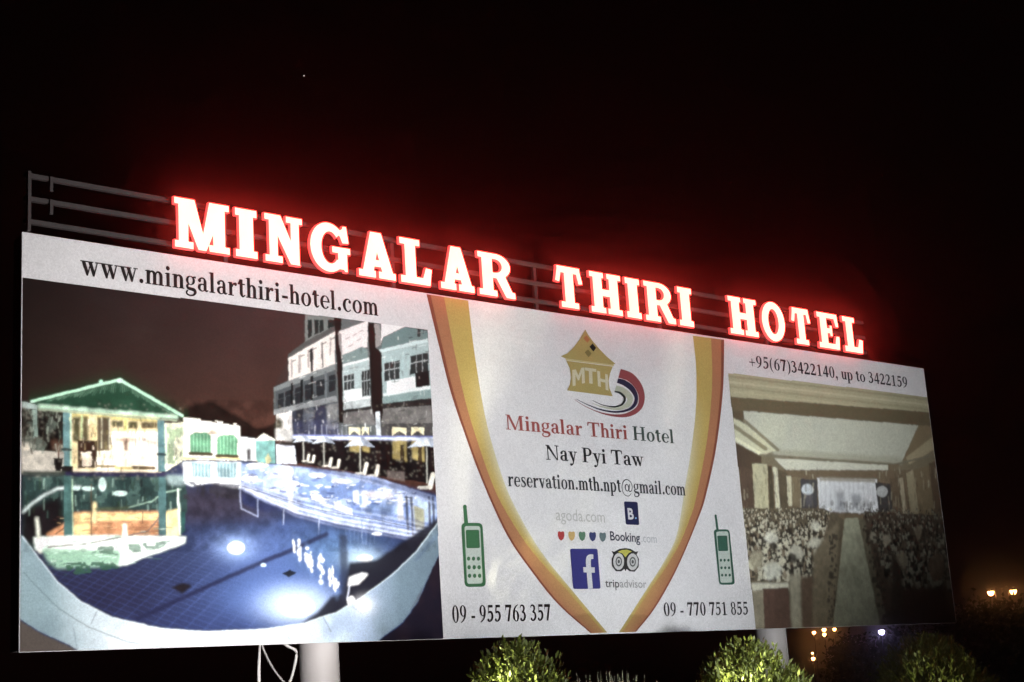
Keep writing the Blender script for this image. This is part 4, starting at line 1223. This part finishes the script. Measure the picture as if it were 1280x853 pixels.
GH = lambda x, y: (1.85 - .35 * np.clip((x - 1040) / 130, 0, 1)) - 0.95 * np.clip((y - 600) / 120, 0, 1) * np.clip((x - 900) / 150, .3, 1)
H.build('hall_photograph', 1, GH, [(909.5, 466), (1158, 495.5), (1175, 495), (1230, 830), (945, 830), (944, 784)])

# ------------------------------------------------------------------ letter sign on top
def ch_M(): return [R4(.07, 0, .25, 1), R4(0, 0, .34, .15), R4(0, .86, .3, 1), [(.08, 1), (.37, 1), (.56, .14), (.53, 0), (.42, 0)], [(.63, 1), (.92, 1), (.57, 0), (.45, 0)], R4(.69, 0, .92, 1), R4(.62, 0, 1, .15), R4(.7, .86, 1, 1)]
def ch_I(): return [R4(.17, 0, .83, 1), R4(0, 0, 1, .16), R4(0, .84, 1, 1)]
def ch_N(): return [R4(.11, 0, .34, 1), R4(0, 0, .46, .15), R4(0, .86, .4, 1), [(.08, 1), (.43, 1), (.93, 0), (.66, 0)], R4(.68, 0, .91, 1), R4(.56, .86, 1, 1)]
def ch_G(): return ring((.46, .5), (.46, .53), (.5, .5), (.21, .33), 42, 318, 26) + [[(.62, .83), (.80, .94), (.82, 1.0), (.92, 1.0), (.97, .64), (.80, .62), (.74, .76)], R4(.54, .40, 1, .54), R4(.68, .06, .92, .5), [(.6, .12), (.72, .22), (.84, .02), (.92, .02), (.92, .2), (.7, .3)]]
def ch_A(): return [[(.34, 1), (.62, 1), (.40, .12), (.10, .12)], [(.38, 1), (.64, 1), (.94, .12), (.63, .12)], R4(.28, .24, .74, .40), R4(0, 0, .46, .16), R4(.53, 0, 1, .16)]
def ch_L(): return [R4(.15, 0, .50, 1), R4(0, .85, .64, 1), R4(0, 0, .9, .17), [(.68, .12), (.80, .40), (1, .38), (.93, 0), (.7, 0)]]
def ch_R(): return [R4(.10, 0, .40, 1), R4(0, 0, .50, .15), R4(0, .86, .5, 1), R4(.35, .86, .52, 1), R4(.35, .42, .52, .56)] + ring((.5, .71), (.40, .29), (.5, .71), (.15, .14), -90, 90, 14) + [[(.44, .5), (.74, .5), (.92, .16), (1, .15), (1, 0), (.74, 0)]]
def ch_T(): return [R4(.33, 0, .67, 1), R4(.08, .83, .92, 1), [(.10, 1), (.26, 1), (.22, .80), (.16, .60), (0, .62)], [(.90, 1), (.74, 1), (.78, .80), (.84, .60), (1, .62)], R4(.18, 0, .82, .15)]
def ch_H(): return [R4(.10, 0, .39, 1), R4(.61, 0, .90, 1), R4(.3, .42, .7, .60), R4(0, 0, .47, .15), R4(0, .86, .45, 1), R4(.53, 0, 1, .15), R4(.55, .86, 1, 1)]
def ch_O(): return ring((.5, .5), (.5, .54), (.5, .5), (.21, .33), 0, 360, 36)
def ch_E(): return [R4(.12, 0, .44, 1), R4(0, 0, .9, .16), R4(0, .85, .9, 1), R4(.4, .43, .62, .58), R4(.56, .36, .68, .66), [(.74, 1), (.96, 1), (1, .64), (.86, .64)], [(.72, .05), (.84, .38), (1, .38), (.96, 0)]]

sign = thing('letter_sign', 'row of glowing red and white block letters on thin rails atop the billboard', 'sign', (0, 0, ZT))
YL = -0.20
def topy(x): return 243.5 + (x - 217) * (153.5 / 838)
def basey(x): return 308 + (x - 225) * .1594
LET = [('M', 217.2, 287.5), ('I', 293, 322.3), ('N', 329.7, 379.4), ('G', 386, 439), ('A', 446, 495.2), ('L', 498.4, 541), ('A', 548, 593.5), ('R', 596, 644.7),
       ('T', 692, 730.6), ('H', 735.5, 779), ('I', 780, 802.7), ('R', 803.4, 845.6), ('I', 845.6, 868), ('H', 908.8, 949), ('O', 949.7, 983.6), ('T', 987, 1016.4), ('E', 1020, 1051.4), ('L', 1052, 1080.6)]
zb0 = np.mean([hit(x, basey(x), YL)[2] for x in (225, 640, 1075)])
zt0 = np.mean([hit(x, topy(x), YL)[2] for x in (217, 640, 1055)])
print('letter z', zb0, zt0, [hit(x, basey(x), YL)[2] for x in (225, 640, 1075)], [hit(x, topy(x), YL)[2] for x in (217, 640, 1055)])

def outline(V, F, off):
    """push the outer rim of a triangulated shape outwards"""
    cnt = {}
    for f in F:
        for i in range(len(f)):
            e = (f[i], f[(i + 1) % len(f)])
            cnt[tuple(sorted(e))] = cnt.get(tuple(sorted(e)), 0) + 1
    be = []
    for f in F:
        for i in range(len(f)):
            e = (f[i], f[(i + 1) % len(f)])
            if cnt[tuple(sorted(e))] == 1:
                be.append(e)
    nr = {}
    for a, b in be:
        d = np.array(V[b]) - np.array(V[a])
        nn = np.array([d[1], -d[0]]) / (np.linalg.norm(d) + 1e-9)
        for k in (a, b):
            nr.setdefault(k, []).append(nn)
    V2 = [np.array(v, float) for v in V]
    for k, l in nr.items():
        s = np.sum(l, 0)
        s = s / max(np.linalg.norm(s), .4)
        V2[k] = V2[k] + s * off
    return V2, be

for ch, xl, xrr in LET:
    xl_w = hit(xl, topy(xl), YL)[0]
    xr_w = hit(xrr, basey(xrr), YL)[0]
    cw, chh = xr_w - xl_w, zt0 - zb0
    V, F = union([[(xl_w + a * cw, zb0 - ZT + b * chh) for a, b in q] for q in globals()['ch_' + ch]()])
    V2, be = outline(V, F, .007)
    n = len(V)
    VV = [(v[0], YL, v[1]) for v in V2] + [(v[0], YL + .045, v[1]) for v in V2]
    FF = [tuple(f) for f in F] + [tuple(i + n for i in f[::-1]) for f in F] + [(b, a, a + n, b + n) for a, b in be]
    can = link('letter', pmesh('letter', VV, FF), M_CAN, sign)
    V3, be3 = outline(V, F, -.008)
    VV = [(v[0], YL - .004, v[1]) for v in V3]
    FF = [tuple(f) for f in F]
    link('letter_face', pmesh('letter_face', VV, FF), M_FACE, can)

# three rails, uprights
YR = 0.0
XR = hit(1082, 440, 0)[0]
for ya, yb_ in ((219, 252), (248, 279), (276.5, 305)):
    z = hit(30, ya, YR)[2] - ZT
    link('rail', box_me('rail', 0.03, XR, YR - .03, YR + .03, z - .028, z + .028), M_RAIL, sign)
zrt = hit(30, 219, YR)[2] - ZT
for k, x in enumerate([.06] + [.06 + (XR - .14) * i / 6 for i in range(1, 6)]):
    link('upright', box_me('upright', x - (.03 if k else .02), x + (.03 if k else .02), YR + (.034 if k else -.09), YR + (.09 if k else -.034), (-.16 if k else .001), zrt + .03), M_RAIL, sign)
zrm = hit(30, 248, YR)[2] - ZT
for z1 in (zrt, zrm):
    x = hit(62, 240, YR)[0]
    link('bracket', box_me('bracket', x - .02, x + .02, YR - .06, YR - .032, z1 - .17, z1 + .02), M_RAIL, sign)

# ------------------------------------------------------------------ hanging cables by the near pole
q0 = hit(324.5, 804, .25); q1 = hit(322.5, 853, .25)
o = link('conduit', tube_me('conduit', [(q0[0], .25, 2.62), ((q0[0] + q1[0]) / 2, .25, 2.2), (q1[0], .26, 1.2), (q1[0] + .03, .28, 0)], .022, 10), M_CABLE, None,
         label='thin white conduit running straight down from the billboard beside the pole', category='conduit')
def pw(px, py, y): return tuple(hit(px, py, y))
p = [pw(327, 800, .25), pw(329, 811, .25), pw(341, 835, .26), pw(356, 854, .28), pw(372, 868, .4)]
link('cable', tube_me('cable', smooth_path(p, 4), .014, 8), M_CABLE2, None, label='slack grey cable slanting from the conduit towards the pole', category='cable')
p = [pw(350, 796, .22), pw(352, 802, .2), pw(360, 808, .2), pw(370, 814, .2), pw(369.5, 826, .2), pw(365, 845, .22), pw(360, 862, .26), pw(368, 880, .4)]
link('cable', tube_me('cable', smooth_path(p, 4), .019, 8), M_CABLE, None, label='bent white cable looping out beneath the billboard edge next to the pole', category='cable')

# ------------------------------------------------------------------ shrubs
def leaf_cloud(pts, dirs, size, g, narrow=.38):
    """each leaf a pointed four-corner blade folded along its rib"""
    n = len(pts)
    d = dirs / np.linalg.norm(dirs, axis=1, keepdims=True)
    r = g.normal(size=(n, 3))
    s = np.cross(d, r); s /= np.linalg.norm(s, axis=1, keepdims=True) + 1e-9
    nn = np.cross(d, s)
    L = (size * g.uniform(.6, 1.3, n))[:, None]
    Wd = L * narrow
    a = pts; b = pts + d * L * .5 + s * Wd * .5 + nn * Wd * .15; c = pts + d * L; e = pts + d * L * .5 - s * Wd * .5 + nn * Wd * .15
    V = np.stack([a, b, c, e], 1).reshape(-1, 3)
    i = np.arange(n) * 4
    F = np.concatenate([np.stack([i, i + 1, i + 2], 1), np.stack([i, i + 2, i + 3], 1)])
    return V, F

def fast_mesh(name, V, F):
    me = bpy.data.meshes.new(name)
    V = np.asarray(V, np.float32); F = np.asarray(F, np.int32)
    me.vertices.add(len(V)); me.vertices.foreach_set('co', V.ravel())
    me.loops.add(F.size); me.loops.foreach_set('vertex_index', F.ravel())
    me.polygons.add(len(F)); me.polygons.foreach_set('loop_start', np.arange(0, F.size, F.shape[1], dtype=np.int32))
    me.update(calc_edges=True)
    return me

def shrub(x, y, height, radius, label, seed, nspray=900, lean=0.0):
    g = np.random.default_rng(seed)
    t = thing('shrub', label, 'shrub', (x, y, 0), 'clipped shrubs below the billboard')
    P_, D_ = [], []
    for k in range(nspray):
        h = 1 - (1 - g.random()) ** 1.0
        h = .08 + .92 * h
        rr = radius * (1 - ((h - .08) / .92) ** 2.2) ** .62 + .02
        th = g.uniform(0, 2 * math.pi)
        bump = 1 + .14 * math.sin(3 * th + seed) * math.sin(6 * h + seed) + g.uniform(-.14, .08)
        if g.random() < .25:
            bump *= g.uniform(.45, .9)
        c = np.array([math.cos(th) * rr * bump, math.sin(th) * rr * bump, h * height * g.uniform(.97, 1.02)])
        up = np.array([math.cos(th) * .35, math.sin(th) * .35, 1.0]) + g.normal(0, .18, 3)
        for j in range(10):
            P_.append(c + up * .02 * j * g.uniform(.6, 1.2) + g.normal(0, .018, 3))
            D_.append(up + g.normal(0, .38, 3))
    V, F = leaf_cloud(np.array(P_), np.array(D_), np.full(len(P_), .095), g, .38)
    link('crown', fast_mesh('crown', V, F), M_LEAF, t)
    link('trunk', tube_me('trunk', [(0, 0, 0), (.02, .01, height * .4), (0, 0, height * .8)], [.07, .05, .015], 8), M_BARK, t)
    for k in range(9):
        a = k * 2.4; z0 = height * (.15 + .06 * k)
        link('branch', tube_me('branch', [(0, 0, z0), (math.cos(a) * radius * .3, math.sin(a) * radius * .3, z0 + .2), (math.cos(a) * radius * .55, math.sin(a) * radius * .55, z0 + .5)], [.025, .018, .008], 6), M_BARK, t)
    return t

SH = []
for (px, py, yp, rad, lab, sd, ns) in ((646, 820, -1.4, .9, 'leafy shrub lit brightest below the gold ribbon foot of the billboard', 11, 1000),
                                   (931, 818, -1.6, 1.0, 'rounded shrub lit yellow green in front of the far pole', 23, 1200),
                                   (1158, 809, -1.0, 1.15, 'dim rounded shrub under the dark end of the hall photograph', 37, 1200)):
    q = hit(px, py, yp)
    SH.append(q)
    shrub(q[0], yp, q[2], rad, lab, sd, ns)

# spiky plant with pale upright blades
q = hit(768, 838, -1.3)
g = np.random.default_rng(5)
t = thing('spiky_plant', 'low plant of pale upright blades between two lit shrubs', 'plant', (q[0], -1.3, 0))
for k in range(44):
    a = g.uniform(0, 6.28); r = g.uniform(.02, .62)
    bx, by = math.cos(a) * r * 1.1, math.sin(a) * r * .5
    hgt = q[2] * g.uniform(.9, 1.01)
    lx, ly = bx * g.uniform(.1, .35) + g.normal(0, .05), by * .3
    wv = g.uniform(.012, .022)
    pts = [(bx, by, 0), (bx + lx * .3, by + ly * .3, hgt * .5), (bx + lx, by + ly, hgt)]
    V = []
    for i, pnt in enumerate(pts):
        ww = wv * (1, .9, .12)[i]
        V += [(pnt[0] - ww, pnt[1], pnt[2]), (pnt[0], pnt[1] - ww * .5, pnt[2]), (pnt[0] + ww, pnt[1], pnt[2])]
    link('blade', pmesh('blade', V, [(0, 1, 4, 3), (1, 2, 5, 4), (3, 4, 7, 6), (4, 5, 8, 7)]), M_BLADE, t)

# ------------------------------------------------------------------ floodlights on the lawn
def floodlight(x, y, aim, power, size, blend, col, label, z=.35, soft=.12):
    t = thing('floodlight', label, 'floodlight', (x, y, 0), 'floodlights on the lawn')
    d = (Vector(aim) - Vector((x, y, z))).normalized()
    rot = d.to_track_quat('-Z', 'Y').to_matrix().to_4x4()
    me = box_me('housing', -.19, .19, -.15, .15, .03, .17, .02)
    me.transform(Matrix.Translation((0, 0, z)) @ rot)
    link('housing', me, M_LAMPBLACK, t)
    me = box_me('lens', -.165, .165, -.125, .125, .02, .029)
    me.transform(Matrix.Translation((0, 0, z)) @ rot)
    link('lens', me, glow('lit_lens', tuple(30 * c for c in col), (.8, .8, .8)), t)
    link('stake', tube_me('stake', [(0, 0, 0), (0, 0, z - .1)], .02, 8), M_LAMPBLACK, t)
    for s in (-1, 1):
        link('bracket', box_me('bracket', s * .21 - .008, s * .21 + .008, -.02, .02, z - .14, z + .06), M_LAMPBLACK, t)
    link('crossbar', box_me('crossbar', -.22, .22, -.02, .02, z - .155, z - .135), M_LAMPBLACK, t)
    ld = bpy.data.lights.new('flood_beam', 'SPOT')
    ld.energy = power
    ld.color = col
    ld.spot_size = math.radians(size)
    ld.spot_blend = blend
    ld.shadow_soft_size = soft
    lo = bpy.data.objects.new('flood_beam', ld)
    COL.objects.link(lo)
    lo.parent = t
    lo.matrix_local = Matrix.Translation((0, 0, z)) @ rot
    return t

floodlight(2.4, -4.6, (2.4, 0, 3.4), 1050, 85, 1.0, (1.0, .97, .96), 'black floodlight on the lawn facing the pool photograph', .9, .3)
floodlight(3.2, -10.0, (2.2, 0, 7.4), 5200, 78, 1.0, (1.0, .97, .96), 'black floodlight on the lawn set farther back than the rest', 1.3, .3)
floodlight(9.8, -7.5, (9.6, 0, 5.8), 2500, 100, .9, (.94, .97, 1.0), 'black floodlight on the lawn facing the emblem of the billboard', 1.3, .3)
floodlight(16.6, -8.5, (15.8, 0, 7.8), 1600, 80, 1.0, (.97, .98, 1.0), 'black floodlight on the lawn facing the hall photograph', 3.2, .3)
for q_, dy, pw_, lb in ((SH[0], -1.4, 3000, 'small garden floodlight aimed at the brightest shrub'), (SH[1], -1.6, 2400, 'small garden floodlight aimed at the shrub before the far pole'), (SH[2], -1.0, 100, 'small garden floodlight aimed at the dim shrub')):
    floodlight(q_[0] - 1.35, dy - .75, (q_[0] - .30, dy - .42, 1.75), pw_, 46, .7, (1.0, .98, .70), lb, .25, .06)

# ------------------------------------------------------------------ far street lamps and lights
def lamp_glow(name, rgb): return glow(name, rgb, (.6, .6, .6))
M_SOD = lamp_glow('warm_lamp', (26, 10, 2.8))
M_SOD2 = lamp_glow('warm_small_lamp', (40, 17, 5))
M_WHITE = lamp_glow('cool_lamp', (14, 12, 24))

def lens_me(name, r, h):
    bm = bmesh.new()
    bmesh.ops.create_uvsphere(bm, u_segments=12, v_segments=8, radius=1)
    for v in bm.verts:
        v.co = Vector((v.co.x * r, v.co.y * r, v.co.z * h if v.co.z < 0 else v.co.z * h * .4))
    me = bpy.data.meshes.new(name); bm.to_mesh(me); bm.free()
    return me

A = at_dist(1238.5, 741, 105); Bq = at_dist(1266.5, 739.5, 105)
mid = (A + Bq) / 2
t = thing('street_lamp', 'tall double armed street lamp with two warm lights beyond the billboard', 'street lamp', (mid[0], mid[1], 0))
top = mid[2] + .25
link('post', tube_me('post', [(0, 0, 0), (0, 0, top * .6), (0, 0, top)], [.11, .08, .06], 12), M_GALV, t)
for E_ in (A, Bq):
    d = E_ - mid
    arm = link('arm', tube_me('arm', [(0, 0, top - .15), (d[0] * .5, d[1] * .5, top + .12), (d[0], d[1], d[2] + .30)], [.05, .04, .035], 8), M_GALV, t)
    hd = lens_me('lamp_head', .26, .20)
    hd.transform(Matrix.Translation((d[0], d[1], E_[2] + .20)))
    head = link('lamp_head', hd, M_LAMPBLACK, t)
    ln = lens_me('lamp_lens', .21, .26)
    ln.transform(Matrix.Translation((d[0], d[1], E_[2] + .05)))
    link('lamp_lens', ln, M_SOD, t)

def small_lamp(px, py, dist, r, mat, label, z0=None, group='far lights beyond the lawn'):
    q = at_dist(px, py, dist)
    t = thing('lamp_post', label, 'lamp', (q[0], q[1], 0), group)
    link('post', tube_me('post', [(0, 0, 0), (0, 0, q[2] + r * .9)], [.05, .03], 8), M_LAMPBLACK, t)
    a = lens_me('lamp_lens', r, r * 1.2)
    a.transform(Matrix.Translation((0, 0, q[2])))
    link('lamp_lens', a, mat, t)
    c = lens_me('lamp_cap', r * 1.15, r * .2)
    c.transform(Matrix.Translation((0, 0, q[2] + r * .62)))
    link('lamp_cap', c, M_LAMPBLACK, t)

for px, py, dd, r, lb in ((1017.5, 790.5, 150, .17, 'warm lamp in the far cluster, on its side towards the far pole'), (1030, 787, 172, .22, 'largest warm lamp of the far cluster, above another lamp'), (1030.5, 793, 140, .16, 'lowest warm lamp of the far cluster, under the largest one'), (1043, 786.5, 185, .20, 'warm lamp in the far cluster, on its side towards the cool white lamp')):
    small_lamp(px, py, dd, r, M_SOD, lb)
small_lamp(1016.5, 823, 120, .14, M_SOD, 'low warm lamp below the far cluster beside the shrub')
small_lamp(1015.5, 816.5, 160, .10, M_SOD2, 'faint small lamp just above the low warm lamp')
small_lamp(1102, 789.5, 95, .17, M_WHITE, 'cool white lamp below the hall photograph near the dim shrub')
q = at_dist(1258, 829, 100)
link('garden_wall', box_me('garden_wall', q[0] - 2.4, q[0] + 2.4, q[1] - .2, q[1] + .2, 0, q[2] + .3, .03), M_WALL, None, label='low pale wall lit faintly beneath the double street lamp', category='wall')

# ------------------------------------------------------------------ dark trees beyond
def tree(x, y, height, rad, label, seed, n=5000):
    g = np.random.default_rng(seed)
    t = thing('tree', label, 'tree', (x, y, 0), 'dark trees beyond the billboard')
    link('trunk', tube_me('trunk', [(0, 0, 0), (.1, 0, height * .35), (0, .1, height * .75)], [.22, .16, .06], 10), M_BARK, t)
    cl = []
    for k in range(26):
        a = g.uniform(0, 6.28); h = g.uniform(.35, 1); r = rad * math.sqrt(max(.05, 1 - ((h - .6) / .45) ** 2)) * g.uniform(.2, .9)
        cl.append(np.array([math.cos(a) * r, math.sin(a) * r, h * height * .93]))
        if k < 9:
            link('limb', tube_me('limb', [(0, 0, height * .35 + .05 * k), tuple(cl[-1] * np.array([.5, .5, .8])), tuple(cl[-1])], [.08, .05, .02], 6), M_BARK, t)
    c = np.array([cl[i] for i in g.integers(0, len(cl), n)]) + g.normal(0, rad * .2, (n, 3))
    V, F = leaf_cloud(c, g.normal(size=(n, 3)) + np.array([0, 0, .2]), np.full(n, .32), g, .5)
    link('crown', fast_mesh('crown', V, F), M_LEAF_DARK, t)
for px, py, dd, rad, lab, sd in ((1232, 762, 88, 2.4, 'dark tree standing before the double street lamp', 1), (1272, 768, 82, 2.2, 'dark low tree at the end of the tree row', 2), (1205, 764, 92, 2.2, 'dark tree just past the end of the billboard', 3),
                                 (1075, 806, 100, 2.2, 'dark low tree between the far lamps and the cool lamp', 4), (1130, 798, 105, 2.4, 'dark tree behind the dim shrub', 5)):
    q = at_dist(px, py, dd)
    tree(q[0], q[1], max(q[2], 2.5), rad, lab, sd)

# one star
q = CAM + (at_dist(380, 95, 1.0) - CAM) * 1500
link('star', fast_mesh('star', [(q[0] + .9 * a, q[1] + .9 * b, q[2] + .9 * c) for a, b, c in ((1, 0, 0), (-1, 0, 0), (0, 1, 0), (0, -1, 0), (0, 0, 1), (0, 0, -1))],
     [(0, 2, 4), (2, 1, 4), (1, 3, 4), (3, 0, 4), (2, 0, 5), (1, 2, 5), (3, 1, 5), (0, 3, 5)]), glow('star_light', (1.0, .92, .88)), None, label='single faint star in the black sky above the billboard', category='star')

# ------------------------------------------------------------------ haze volume added to spread a bloom around letters and lamps
hm = bpy.data.materials.new('bloom_haze')
hm.use_nodes = True
hn_ = hm.node_tree.nodes
for n_ in list(hn_):
    hn_.remove(n_)
ho = hn_.new('ShaderNodeOutputMaterial')
pv = hn_.new('ShaderNodeVolumePrincipled')
pv.inputs['Color'].default_value = (.9, .9, .92, 1)
pv.inputs['Density'].default_value = 0.0023
pv.inputs['Anisotropy'].default_value = 0.983
hm.node_tree.links.new(pv.outputs[0], ho.inputs['Volume'])
link('haze', box_me('haze', -910, 910, -910, 910, -1.0, 12), hm, None, kind='stuff')
